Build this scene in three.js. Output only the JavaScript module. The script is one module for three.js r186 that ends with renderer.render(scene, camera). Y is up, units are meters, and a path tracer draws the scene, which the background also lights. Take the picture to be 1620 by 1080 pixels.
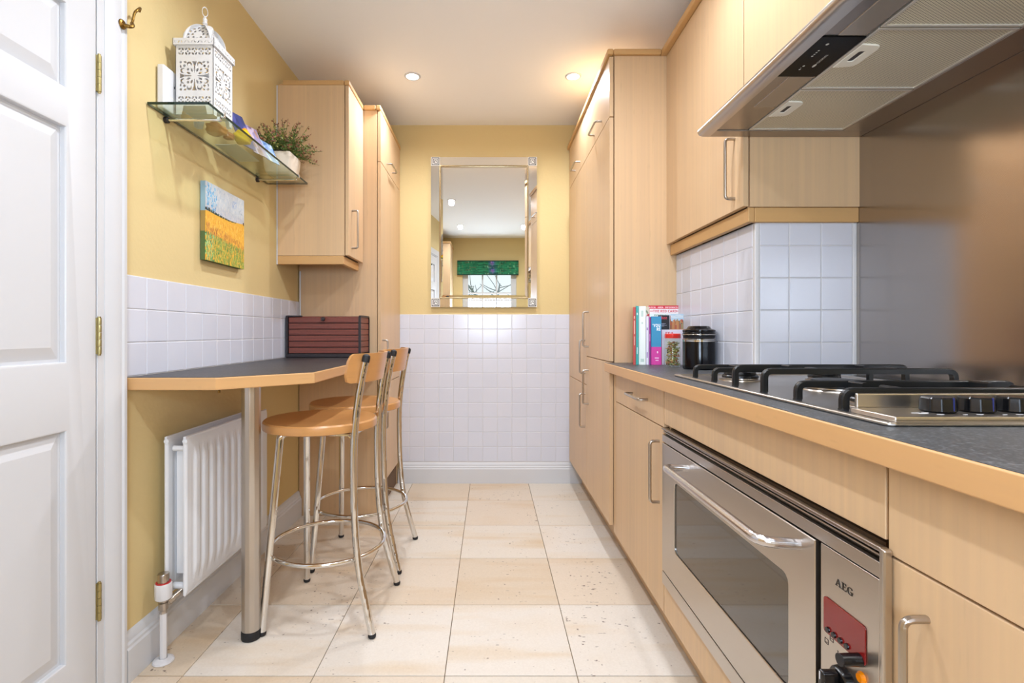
import * as THREE from 'three';
import { RoundedBoxGeometry } from 'three/addons/geometries/RoundedBoxGeometry.js';
import { mergeGeometries, mergeVertices, toCreasedNormals } from 'three/addons/utils/BufferGeometryUtils.js';
import { RectAreaLightUniformsLib } from 'three/addons/lights/RectAreaLightUniformsLib.js';
import { TextGeometry } from 'three/addons/geometries/TextGeometry.js';
import { FontLoader } from 'three/addons/loaders/FontLoader.js';

// ---------- camera, daylight, exposure ----------
const scene = new THREE.Scene();
const renderer = new THREE.WebGLRenderer({ antialias: true });
renderer.toneMapping = THREE.LinearToneMapping;
renderer.toneMappingExposure = 1.24;
renderer.shadowMap.enabled = true;
RectAreaLightUniformsLib.init();
const FOCAL = 800;                                            // pixels, for a frame of 1620 x 1080
const camera = new THREE.PerspectiveCamera(2 * Math.atan(540 / FOCAL) * 180 / Math.PI, 1.5, 0.02, 60);
camera.position.set(0, 1.04, 0);
camera.setViewOffset(1620, 1080, 34.5, 14.5, 1620, 1080);     // the lens is shifted: the horizon lies a little above the middle
camera.updateProjectionMatrix();
scene.background = new THREE.Color().setRGB(0.86, 0.95, 1.0); // overcast sky beyond the window
scene.backgroundIntensity = 1.0;
// daylight of the window behind the camera: the clear lower part of its opening, below the blind
const dayLight = new THREE.RectAreaLight(new THREE.Color().setRGB(0.7, 0.87, 1.1), 26, 0.8, 0.6);
dayLight.name = 'window_daylight';
dayLight.position.set(-0.01, 1.3, 0.86);
dayLight.lookAt(-0.01, 1.3, -3);
scene.add(dayLight);
const LAMP = { color: new THREE.Color().setRGB(0.94, 1.0, 1.1), power: 2.2 };   // ceiling downlights

// ---------- random numbers and noise ----------
let seed = 20240517;
function rnd() { seed = (seed * 1664525 + 1013904223) >>> 0; return seed / 4294967296; }
function rr(a, b) { return a + (b - a) * rnd(); }
function hash(x, y, s) { let h = (x * 374761393 + y * 668265263 + s * 2147483647) | 0; h = Math.imul(h ^ (h >>> 13), 1274126177); return ((h ^ (h >>> 16)) >>> 0) / 4294967296; }
function pnoise(x, y, px, py, s) {                            // value noise that repeats after px, py cells
  const x0 = Math.floor(x), y0 = Math.floor(y), fx = x - x0, fy = y - y0;
  const u = fx * fx * (3 - 2 * fx), v = fy * fy * (3 - 2 * fy);
  const m = (a, n) => ((a % n) + n) % n, X0 = m(x0, px), X1 = m(x0 + 1, px), Y0 = m(y0, py), Y1 = m(y0 + 1, py);
  const a = hash(X0, Y0, s), b = hash(X1, Y0, s), c = hash(X0, Y1, s), d = hash(X1, Y1, s);
  return (a + (b - a) * u) * (1 - v) + (c + (d - c) * u) * v;
}
function fbm(u, v, f, g, oct, s) { let a = 0.5, t = 0, n = 0; for (let i = 0; i < oct; i++) { t += a * pnoise(u * f, v * g, f, g, s + i * 17); n += a; a *= 0.5; f *= 2; g *= 2; } return t / n; }

// ---------- textures ----------
function dataTex(w, h, fn, srgb, rx = 1, ry = 1) {
  const d = new Uint8Array(w * h * 4), c = [0, 0, 0];
  for (let y = 0; y < h; y++) for (let x = 0; x < w; x++) {
    fn(x / w, y / h, c);
    const i = (y * w + x) * 4;
    d[i] = Math.max(0, Math.min(255, c[0])); d[i + 1] = Math.max(0, Math.min(255, c[1])); d[i + 2] = Math.max(0, Math.min(255, c[2])); d[i + 3] = 255;
  }
  const t = new THREE.DataTexture(d, w, h, THREE.RGBAFormat);
  t.wrapS = t.wrapT = THREE.RepeatWrapping; t.magFilter = THREE.LinearFilter; t.minFilter = THREE.LinearMipmapLinearFilter; t.generateMipmaps = true;
  if (srgb) t.colorSpace = THREE.SRGBColorSpace;
  t.repeat.set(1 / rx, 1 / ry); t.needsUpdate = true;
  return t;
}
function canvasTex(w, h, draw) {
  const c = document.createElement('canvas'); c.width = w; c.height = h;
  draw(c.getContext('2d'), w, h);
  const t = new THREE.CanvasTexture(c); t.colorSpace = THREE.SRGBColorSpace;
  return t;
}
function woodTex(base, amp) {
  return dataTex(512, 512, (u, v, c) => {
    const band = fbm(u, v, 7, 1, 2, 3) - 0.5, streak = fbm(u, v, 90, 2, 3, 11) - 0.5, fleck = pnoise(u * 170, v * 26, 170, 26, 29);
    const k = 1 + amp * (0.07 * band + 0.10 * streak - (fleck > 0.86 ? 0.05 * (fleck - 0.86) / 0.14 : 0));
    c[0] = base[0] * k; c[1] = base[1] * (k - 0.01 * amp * band); c[2] = base[2] * (k - 0.05 * amp * streak);
  }, true, 0.8, 1.6);
}
const beechT = woodTex([212, 179, 140], 0.62);
const beechHT = beechT.clone(); beechHT.rotation = Math.PI / 2; beechHT.repeat.set(1 / 1.6, 1 / 0.8);
const rosewoodT = dataTex(512, 256, (u, v, c) => {
  const s = fbm(u, v, 3, 60, 4, 5), f = pnoise(u * 30, v * 128, 30, 128, 9);
  const k = 0.72 + 0.55 * s - (f > 0.8 ? 0.18 : 0);
  c[0] = 122 * k; c[1] = 62 * k; c[2] = 50 * k;
}, true, 0.5, 0.12);
const stoneT = dataTex(1024, 1024, (u, v, c) => {
  const cloud = fbm(u, v, 4, 6, 4, 41), vein = fbm(u, v, 3, 22, 4, 71), fine = pnoise(u * 400, v * 400, 400, 400, 7);
  const patch = fbm(u, v, 6, 6, 2, 91), pit = pnoise(u * 120, v * 250, 120, 250, 23) * 0.8 + 0.2 * pnoise(u * 300, v * 500, 300, 500, 33);
  const warm = Math.max(0, vein - 0.5) * 1.6 + Math.max(0, cloud - 0.55);
  let r = 224 - 13 * warm + 6 * (fine - 0.5), g = 219 - 32 * warm + 7 * (fine - 0.5), b = 212 - 58 * warm + 8 * (fine - 0.5);
  const th = 0.9 - 0.3 * Math.max(0, patch - 0.48);
  if (pit > th) { const k = Math.min(1, (pit - th) / 0.05); r -= 95 * k; g -= 100 * k; b -= 98 * k; }
  c[0] = r; c[1] = g; c[2] = b;
}, true, 1.7, 1.7);
const laminateT = dataTex(512, 512, (u, v, c) => {
  const n = pnoise(u * 250, v * 250, 250, 250, 3), m = pnoise(u * 120, v * 120, 120, 120, 8), l = fbm(u, v, 6, 6, 3, 5);
  const k = 78 + 26 * (n - 0.5) + (m > 0.75 ? 26 : 0) + 16 * (l - 0.5);
  c[0] = k * 0.98; c[1] = k; c[2] = k * 1.03;
}, true, 0.5, 0.5);
const plasterT = dataTex(512, 512, (u, v, c) => { const k = 128 + 120 * (fbm(u, v, 60, 60, 3, 2) - 0.5); c[0] = c[1] = c[2] = k; }, false, 0.6, 0.6);
const brushT = dataTex(512, 256, (u, v, c) => { const k = 128 + 150 * (fbm(u, v, 3, 110, 3, 6) - 0.5); c[0] = c[1] = c[2] = k; }, false, 0.5, 0.25);
const meshT = dataTex(64, 64, (u, v, c) => {
  const a = Math.abs(((u * 4) % 1) - 0.5) * 2, b = Math.abs(((v * 4 + Math.floor(u * 4) * 0.5) % 1) - 0.5) * 2;
  const hole = a < 0.62 && b < 0.6 ? 1 : 0, k = hole ? 138 : 224;
  c[0] = k; c[1] = k * 0.96; c[2] = k * 0.86;
}, true, 0.02, 0.02);
const leafT = dataTex(256, 128, (u, v, c) => {
  const n = fbm(u, v, 14, 26, 3, 12), m = pnoise(u * 40, v * 12, 40, 12, 3), fl = pnoise(u * 9, v * 5, 9, 5, 77);
  const st = pnoise(u * 60, v * 5, 60, 5, 31), wl = st > 0.78 ? (st - 0.78) * 420 : 0;
  c[0] = 12 + 40 * n + (m > 0.72 ? 40 : 0) + wl; c[1] = 62 + 100 * n + wl * 0.8; c[2] = 46 + 62 * n + wl * 0.7;
  const q = Math.max(0, 1 - Math.abs(u - 0.36) / 0.09) * Math.min(1, fl * 1.6) * (0.5 + n); c[0] += 60 * q; c[1] -= 30 * q; c[2] += 110 * q;
}, true, 0.9, 0.3);

// ---------- materials ----------
function std(o) { return new THREE.MeshStandardMaterial(o); }
function phy(o) { return new THREE.MeshPhysicalMaterial(o); }
function rgb(h) { return new THREE.Color(h); }
const M = {
  beech: phy({ name: 'beech', map: beechT, roughness: 0.42, specularIntensity: 0.8 }),
  beechH: phy({ name: 'beech_lengthwise', map: beechHT, roughness: 0.42, specularIntensity: 0.8 }),
  lipping: phy({ name: 'beech_lipping', map: beechHT, color: rgb('#fbe8ca'), roughness: 0.4 }),
  cornice: phy({ name: 'beech_moulding', map: beechHT, color: rgb('#f6e6c4'), roughness: 0.45 }),
  seat: phy({ name: 'seat_beech', map: beechHT, color: rgb('#f5d3a6'), roughness: 0.3, clearcoat: 0.4, clearcoatRoughness: 0.2 }),
  inside: std({ name: 'cabinet_inside', color: rgb('#6b5138'), roughness: 0.8 }),
  yellow: std({ name: 'yellow_paint', color: rgb('#d9c28c'), roughness: 0.85, bumpMap: plasterT, bumpScale: 0.0008 }),
  ceiling: std({ name: 'white_ceiling_paint', color: rgb('#f6f5f4'), roughness: 0.9, bumpMap: plasterT, bumpScale: 0.0006 }),
  gloss: phy({ name: 'white_gloss_paint', color: rgb('#cfd0d3'), roughness: 0.35 }),
  grout: std({ name: 'grout', color: rgb('#d2d1d2'), roughness: 0.95 }),
  floorGrout: std({ name: 'floor_grout', color: rgb('#7d6b55'), roughness: 0.95 }),
  laminate: phy({ name: 'grey_laminate', map: laminateT, roughness: 0.42, specularIntensity: 0.7 }),
  barLaminate: phy({ name: 'bar_laminate', map: laminateT, color: rgb('#c8bebb'), roughness: 0.42, specularIntensity: 0.6 }),
  ovenBar: std({ name: 'polished_bar', color: rgb('#d3d2d6'), metalness: 1, roughness: 0.24 }),
  chrome: std({ name: 'chrome', color: rgb('#dcdad6'), metalness: 1, roughness: 0.09 }),
  filterEdge: std({ name: 'filter_edge', color: rgb('#d9d5cc'), metalness: 0.7, roughness: 0.45 }),
  nickel: std({ name: 'satin_nickel', color: rgb('#b9b1a8'), metalness: 1, roughness: 0.3 }),
  steel: phy({ name: 'brushed_steel', color: rgb('#c2bbb3'), metalness: 1, roughness: 0.3, bumpMap: brushT, bumpScale: 0.00006 }),
  steelDark: phy({ name: 'hood_steel', color: rgb('#a29a93'), metalness: 1, roughness: 0.32, bumpMap: brushT, bumpScale: 0.00006 }),
  splash: phy({ name: 'splashback_steel', color: rgb('#aea7a1'), metalness: 1, roughness: 0.2, bumpMap: brushT, bumpScale: 0.00003 }),
  iron: phy({ name: 'cast_iron', color: rgb('#0e1012'), roughness: 0.32, specularIntensity: 1 }),
  black: phy({ name: 'black_plastic', color: rgb('#0c0c0e'), roughness: 0.22 }),
  rubber: std({ name: 'black_rubber', color: rgb('#17161a'), roughness: 0.6 }),
  ebony: phy({ name: 'ebonised_wood', color: rgb('#241c20'), roughness: 0.4 }),
  rosewood: phy({ name: 'red_brown_slats', map: rosewoodT, roughness: 0.42 }),
  brass: std({ name: 'aged_brass', color: rgb('#8a6a34'), metalness: 1, roughness: 0.35 }),
  hinge: std({ name: 'hinge_brass', color: rgb('#a79a6a'), metalness: 1, roughness: 0.35 }),
  mirror: std({ name: 'mirror_glass', color: rgb('#eef0ef'), metalness: 1, roughness: 0.0 }),
  beadMetal: std({ name: 'champagne_bead', color: rgb('#a8926c'), metalness: 1, roughness: 0.3 }),
  radiator: phy({ name: 'radiator_enamel', color: rgb('#e4e6ea'), roughness: 0.35 }),
  whitePlastic: phy({ name: 'white_plastic', color: rgb('#dbdadc'), roughness: 0.4 }),
  whiteMetal: std({ name: 'white_lacquered_metal', color: rgb('#d6d4d3'), roughness: 0.5 }),
  shelfGlass: phy({ name: 'shelf_glass', color: rgb('#f1f8f1'), transmission: 1, thickness: 0, roughness: 0.02 }),
  glassEdge: phy({ name: 'glass_edge', color: rgb('#0f2a22'), roughness: 0.08 }),
  pane: phy({ name: 'window_pane', color: rgb('#ffffff'), transmission: 1, thickness: 0, roughness: 0 }),
  ovenGlass: phy({ name: 'oven_glass', color: rgb('#2b2620'), roughness: 0.04, specularIntensity: 1.6, ior: 1.7 }),
  meshMetal: std({ name: 'filter_mesh', map: meshT, metalness: 0.2, roughness: 0.42 }),
  latch: std({ name: 'latch_plastic', color: rgb('#ece8dc'), roughness: 0.5 }),
  lampGlow: std({ name: 'lamp_glow', color: 0xffffff, emissive: new THREE.Color().setRGB(1, 0.93, 0.82), emissiveIntensity: 5 }),
};
const tileWhite = ['#d3d5e0', '#d1d3de', '#d4d5df'].map((h, i) => phy({ name: 'white_glazed_tile', color: rgb(h), roughness: 0.18 }));
const stones = ['#fffaf4', '#f8ebdb', '#fbf4ea', '#f3e4d0'].map((h) => phy({ name: 'travertine', map: stoneT, color: rgb(h), roughness: 0.5 }));

// ---------- geometry helpers (x right, y up, z = minus the depth from the camera) ----------
function metric(g, du = 0, dv = 0) {                          // uv in metres from the direction each face points
  if (g.index) g = g.toNonIndexed();
  const p = g.attributes.position, n = p.count, uv = new Float32Array(n * 2), a = new THREE.Vector3(), b = new THREE.Vector3(), c = new THREE.Vector3();
  for (let i = 0; i < n; i += 3) {
    a.fromBufferAttribute(p, i); b.fromBufferAttribute(p, i + 1).sub(a); c.fromBufferAttribute(p, i + 2).sub(a); b.cross(c);
    const ax = Math.abs(b.x), ay = Math.abs(b.y), az = Math.abs(b.z), k = ay >= ax && ay >= az ? 1 : ax >= az ? 0 : 2;
    for (let j = i; j < i + 3; j++) { uv[j * 2] = (k === 0 ? p.getZ(j) : p.getX(j)) + du; uv[j * 2 + 1] = (k === 1 ? p.getZ(j) : p.getY(j)) + dv; }
  }
  g.setAttribute('uv', new THREE.BufferAttribute(uv, 2));
  return g;
}
function block(x0, x1, y0, y1, z0, z1, r = 0.001) {           // a box between two corners, its edges rounded by r
  const w = x1 - x0, h = y1 - y0, d = z1 - z0;
  const g = r > 0 ? new RoundedBoxGeometry(w, h, d, 1, Math.min(r, w * 0.45, h * 0.45, d * 0.45)) : new THREE.BoxGeometry(w, h, d);
  g.translate((x0 + x1) / 2, (y0 + y1) / 2, (z0 + z1) / 2);
  return metric(g, rr(0, 3), rr(0, 3));
}
function plain(g) { g = g.index ? g.toNonIndexed() : g; for (const k of Object.keys(g.attributes)) if (!['position', 'normal', 'uv'].includes(k)) g.deleteAttribute(k); g.clearGroups?.(); return g; }
function join(list) { return mergeGeometries(list.map(plain)); }
function circle(r, n = 12) { return Array.from({ length: n }, (_, i) => [r * Math.cos(i / n * 2 * Math.PI), r * Math.sin(i / n * 2 * Math.PI)]); }
function sweep(pts, profile, up = [0, 1, 0], scale) {         // a closed profile swept along points, ends capped
  const P = pts.map((p) => p.isVector3 ? p : new THREE.Vector3(...p)), n = P.length, m = profile.length, pos = [], idx = [];
  let N = new THREE.Vector3(...up);
  for (let i = 0; i < n; i++) {
    const T = P[Math.min(i + 1, n - 1)].clone().sub(P[Math.max(i - 1, 0)]).normalize();
    N = N.clone().addScaledVector(T, -N.dot(T));
    if (N.lengthSq() < 1e-8) N.set(T.y, T.z, T.x).addScaledVector(T, -(T.y * T.x + T.z * T.y + T.x * T.z));
    N.normalize();
    const B = T.clone().cross(N), s = scale ? scale(i / (n - 1)) : 1;
    for (const [a, b] of profile) pos.push(P[i].x + (B.x * a + N.x * b) * s, P[i].y + (B.y * a + N.y * b) * s, P[i].z + (B.z * a + N.z * b) * s);
  }
  for (let i = 0; i < n - 1; i++) for (let j = 0; j < m; j++) { const a = i * m + j, b = i * m + (j + 1) % m; idx.push(a, b, a + m, b, b + m, a + m); }
  for (let j = 1; j < m - 1; j++) idx.push(0, j + 1, j, (n - 1) * m, (n - 1) * m + j, (n - 1) * m + j + 1);
  let g = new THREE.BufferGeometry();
  g.setAttribute('position', new THREE.Float32BufferAttribute(pos, 3)); g.setIndex(idx);
  g = toCreasedNormals(g, 0.7);
  return metric(g);
}
function bend(pts, r, seg = 6) {                              // a path with its corners rounded
  const P = pts.map((p) => new THREE.Vector3(...p)), out = [P[0]];
  for (let i = 1; i < P.length - 1; i++) {
    const a = P[i].clone().sub(P[i - 1]), b = P[i + 1].clone().sub(P[i]), k = Math.min(r, a.length() * 0.49, b.length() * 0.49);
    const s = P[i].clone().addScaledVector(a.normalize(), -k), e = P[i].clone().addScaledVector(b.normalize(), k);
    for (let j = 0; j <= seg; j++) { const t = j / seg; out.push(s.clone().multiplyScalar((1 - t) ** 2).addScaledVector(P[i], 2 * t * (1 - t)).addScaledVector(e, t * t)); }
  }
  out.push(P[P.length - 1]);
  return out;
}
function spline(pts, n) { return new THREE.CatmullRomCurve3(pts.map((p) => new THREE.Vector3(...p)), false, 'centripetal').getPoints(n); }
function rod(a, b, r, n = 12) { return sweep([a, b], circle(r, n), Math.abs(a[1] - b[1]) > 0.9 * Math.hypot(a[0] - b[0], a[1] - b[1], a[2] - b[2]) ? [1, 0, 0] : [0, 1, 0]); }
function lathe(pts, n, x, y, z) { const g = toCreasedNormals(new THREE.LatheGeometry(pts.map(([a, b]) => new THREE.Vector2(a, b)), n), 0.6); g.translate(x, y, z); return g; }
function extrudeZ(shape, depth, bevel = 0) {                  // shape in x, y; thickness along z from 0
  return new THREE.ExtrudeGeometry(shape, { depth: depth - 2 * bevel, bevelEnabled: bevel > 0, bevelSize: bevel, bevelThickness: bevel, bevelOffset: -bevel, bevelSegments: 1, curveSegments: 8 }).translate(0, 0, bevel);
}
function roundRect(w, h, r, S = THREE.Shape, cx = 0, cy = 0) {
  const s = new S(), x = cx - w / 2, y = cy - h / 2;
  s.moveTo(x + r, y); s.lineTo(x + w - r, y); s.quadraticCurveTo(x + w, y, x + w, y + r); s.lineTo(x + w, y + h - r); s.quadraticCurveTo(x + w, y + h, x + w - r, y + h);
  s.lineTo(x + r, y + h); s.quadraticCurveTo(x, y + h, x, y + h - r); s.lineTo(x, y + r); s.quadraticCurveTo(x, y, x + r, y);
  return s;
}

// ---------- objects ----------
const taken = new Map(), origin = new WeakMap();
function numbered(name) { const k = taken.get(name) ?? 0; taken.set(name, k + 1); return k ? name + '_' + String(k).padStart(3, '0') : name; }
function thing(name, label, category, at, group) {            // a Group at the thing's base; its parts are added with add(), in the room's coordinates
  const o = new THREE.Group(); o.name = numbered(name); o.position.set(...at); o.userData = { label, category };
  if (group) o.userData.group = group;
  origin.set(o, o.position.clone()); scene.add(o);
  return o;
}
function structure(name) { const o = new THREE.Group(); o.name = name; o.userData = { kind: 'structure' }; origin.set(o, new THREE.Vector3()); scene.add(o); return o; }
function add(parent, name, geometry, material, label) {
  const m = new THREE.Mesh(geometry, material), at = origin.get(parent);
  m.name = name;
  if (at.lengthSq()) geometry.translate(-at.x, -at.y, -at.z);
  origin.set(m, at); if (label) m.userData.label = label;
  parent.add(m);
  return m;
}

// ---------- the room ----------
const LEFT = -1.085, RIGHT = 1.172, FAR = -3.497, BACK = 0.73, TOP = 2.473;
{ // floor: travertine slabs on their bed
  const f = structure('floor'), X = [-1.16, -0.932, -0.5345, -0.1378, 0.2635, 0.662, 0.70], Z = [];
  for (let k = -6; k <= 5; k++) Z.push(-(1.532 + 0.399 * k));
  Z[0] = 0.74; Z.push(-3.5);
  add(f, 'screed', block(-1.3, 1.3, -0.14, -0.004, -3.7, 0.95, 0), M.floorGrout);
  for (let j = 0; j < Z.length - 1; j++) for (let i = 0; i < X.length - 1; i++) {
    const x0 = X[i] + 0.0012, x1 = X[i + 1] - 0.0012, z0 = Z[j + 1] + 0.0018, z1 = Z[j] - 0.0018;
    const row = Math.round((-Z[j + 1] - 1.532) / 0.399);
    const tone = { '2:2': 0, '2:3': 0, '2:4': 0, '3:2': 1, '3:3': 3, '3:4': 1, '4:2': 2, '4:3': 2, '4:4': 0, '5:2': 2, '5:3': 1, '5:4': 2, '6:2': 3, '6:3': 1, '6:4': 2 }[(row + 1) + ':' + (i)] ?? Math.floor(rnd() * 3.2);
    add(f, 'tile', block(x0, x1, -0.012, rr(-0.0004, 0), z0, z1, 0.0012), stones[tone]);
  }
}
{ // ceiling
  const c = structure('ceiling');
  add(c, 'plaster', block(-1.3, 1.3, TOP, TOP + 0.12, -3.7, 0.95, 0), M.ceiling);
}
function tileField(parent, plane, at, us, vs, flip) {          // cushion-edged tiles, each its own mesh; plane 'x' or 'z'
  const kinds = new Map();
  for (let j = 0; j < vs.length - 1; j++) for (let i = 0; i < us.length - 1; i++) {
    const w = us[i + 1] - us[i] - 0.0017, h = vs[j + 1] - vs[j] - 0.0017;
    if (w < 0.004 || h < 0.004) continue;
    const key = w.toFixed(4) + ',' + h.toFixed(4);
    if (!kinds.has(key)) kinds.set(key, metric(new RoundedBoxGeometry(plane === 'x' ? 0.01 : w, h, plane === 'x' ? w : 0.01, 2, Math.min(0.0028, w / 3))));
    const m = new THREE.Mesh(kinds.get(key), tileWhite[Math.floor(rnd() * 3)]);
    m.name = 'tile';
    const u = (us[i] + us[i + 1]) / 2, v = (vs[j] + vs[j + 1]) / 2, tilt = 0.0022;
    if (plane === 'x') { m.position.set(at - flip * 0.005, v, u); m.rotation.set(0, rr(-tilt, tilt), rr(-tilt, tilt)); }
    else { m.position.set(u, v, at - flip * 0.005); m.rotation.set(rr(-tilt, tilt), rr(-tilt, tilt), 0); }
    parent.add(m);
  }
}
function steps(a, first, pitch, b) { const out = [a]; for (let v = first; v < b - 0.003; v += pitch) if (v > a + 0.003) out.push(v); out.push(b); return out; }
{ // left wall, with a doorway beside the camera
  const w = structure('wall_left'), t = -1.24, P = LEFT - 0.003;
  const D0 = -1.4185, D1 = -0.5975, DT = 2.0145;
  add(w, 'plaster', join([block(t, P, -0.14, TOP, -3.65, D0, 0), block(t, P, DT, TOP, D0, D1, 0), block(t, P, -0.14, TOP, D1, 0.9, 0), block(t, P, -0.14, -0.004, D0, D1, 0)]), M.yellow);
  add(w, 'grout', block(P - 0.002, LEFT + 0.0014, 0.906, 1.2125, -2.866, -1.5, 0), M.grout);
  tileField(w, 'x', LEFT + 0.003, steps(-2.866, -2.8218, 0.1024, -1.5), [0.907, 1.009, 1.111, 1.213], 1);
}
{ // far wall
  const w = structure('wall_far'), P = FAR - 0.003;
  add(w, 'plaster', block(-1.3, 1.3, -0.14, TOP, P - 0.14, P, 0), M.yellow);
  add(w, 'grout', block(-0.64, 0.6, 0.14, 1.1635, P - 0.002, FAR + 0.0014, 0), M.grout);
  const vs = []; for (let k = 10; k >= 0; k--) vs.push(1.164 - 0.1017 * k);
  tileField(w, 'z', FAR + 0.003, steps(-0.655, -0.5585, 0.1012, 0.60), vs, 1);
}
{ // right wall and the tiled boxing on it
  const w = structure('wall_right');
  add(w, 'plaster', block(RIGHT, 1.32, -0.14, TOP, -3.65, 0.9, 0), M.yellow);
  const b = structure('wall_boxing');
  add(b, 'plaster', block(0.8482, RIGHT + 0.01, 0.9, 1.39, -2.31, -1.6162, 0), M.grout);
  tileField(b, 'x', 0.8465, steps(-2.302, -2.233, 0.1, -1.628), [0.903, 1.0057, 1.109, 1.212, 1.315, 1.389], -1);
  tileField(b, 'z', -1.6145, steps(0.8615, 0.9555, 0.1022, 1.1575), [0.903, 1.0075, 1.111, 1.214, 1.317, 1.389], 1);
  add(b, 'tile_trim', block(0.8455, 0.8605, 0.903, 1.389, -1.628, -1.6135, 0.004), M.whitePlastic);
  add(b, 'corner_strip', block(1.1585, 1.171, 0.903, 1.389, -1.627, -1.613, 0.003), M.whitePlastic);
  add(b, 'sealant', block(0.846, 0.853, 0.903, 1.389, -2.308, -2.301, 0.002), M.whitePlastic);
}
{ // back wall with the window
  const w = structure('wall_back'), x0 = -0.42, x1 = 0.40, y0 = 0.98, y1 = 2.06;
  add(w, 'plaster', join([block(-1.3, x0, -0.14, TOP, BACK, 0.9, 0), block(x1, 1.3, -0.14, TOP, BACK, 0.9, 0), block(x0, x1, -0.14, y0, BACK, 0.9, 0), block(x0, x1, y1, TOP, BACK, 0.9, 0)]), M.yellow);
  const n = structure('window_1');
  const z0 = 0.765, z1 = 0.815;
  add(n, 'frame', join([block(x0, x0 + 0.085, y0, y1, z0, z1, 0.004), block(x1 - 0.085, x1, y0, y1, z0, z1, 0.004), block(x0, x1, y0, y0 + 0.07, z0, z1, 0.004), block(x0, x1, y1 - 0.07, y1, z0, z1, 0.004)]), M.gloss);
  for (const x of [-0.117, 0.097]) add(n, 'glazing_bar', block(x - 0.011, x + 0.011, y0 + 0.07, y1 - 0.07, z0 + 0.01, z1 - 0.01, 0.003), M.gloss);
  for (const y of [1.31, 1.64]) add(n, 'glazing_bar', block(x0 + 0.085, x1 - 0.085, y - 0.011, y + 0.011, z0 + 0.012, z1 - 0.012, 0.003), M.gloss);
  const gx = [x0 + 0.085, -0.117, 0.097, x1 - 0.085], gy = [y0 + 0.07, 1.31, 1.64, y1 - 0.07];
  for (let i = 0; i < 3; i++) for (let j = 0; j < 3; j++) add(n, 'pane', metric(new THREE.PlaneGeometry(gx[i + 1] - gx[i], gy[j + 1] - gy[j]).rotateY(Math.PI).translate((gx[i] + gx[i + 1]) / 2, (gy[j] + gy[j + 1]) / 2, 0.79)), M.pane);
  add(n, 'window_sill', block(x0 - 0.03, x1 + 0.03, y0 - 0.03, y0 + 0.002, 0.69, 0.77, 0.006), M.gloss);
  const bl = thing('roman_blind', 'green leaf-patterned fabric blind drawn up over the window seen in the mirror', 'blind', [-0.035, 1.90, 0.70]);
  add(bl, 'fabric', join([block(-0.50, 0.43, 1.93, 2.115, 0.694, 0.706, 0.004), block(-0.50, 0.43, 1.918, 1.99, 0.686, 0.695, 0.004)]), std({ name: 'leaf_fabric', map: leafT, roughness: 0.95 }));
  add(bl, 'hem', block(-0.50, 0.43, 1.905, 1.92, 0.685, 0.706, 0.004), std({ name: 'dark_green_hem', color: rgb('#173a30'), roughness: 0.95 }));
  add(bl, 'head_rail', block(-0.50, 0.43, 2.112, 2.128, 0.694, 0.7295, 0.003), std({ name: 'dark_green_rail', color: rgb('#1d3a31'), roughness: 0.9 }));
}
{ // skirting boards
  const prof = [[0, 0], [0.02, 0], [0.02, 0.098], [0.016, 0.104], [0.016, 0.112], [0.011, 0.118], [0.009, 0.132], [0.004, 0.142], [0, 0.145]];
  const run = (name, len) => { const s = new THREE.Shape(prof.map(([a, b]) => new THREE.Vector2(a, b))); return toCreasedNormals(new THREE.ExtrudeGeometry(s, { depth: len, bevelEnabled: false }), 0.5); };
  const l = structure('baseboard_left');
  add(l, 'board', metric(run('l', 2.864 - 1.492).translate(LEFT - 0.003, 0, -2.864)), M.gloss);
  const f = structure('baseboard_far');
  add(f, 'board', metric(run('f', 1.27).rotateY(-Math.PI / 2).translate(0.635, 0, FAR - 0.003)), M.gloss);
}
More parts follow.
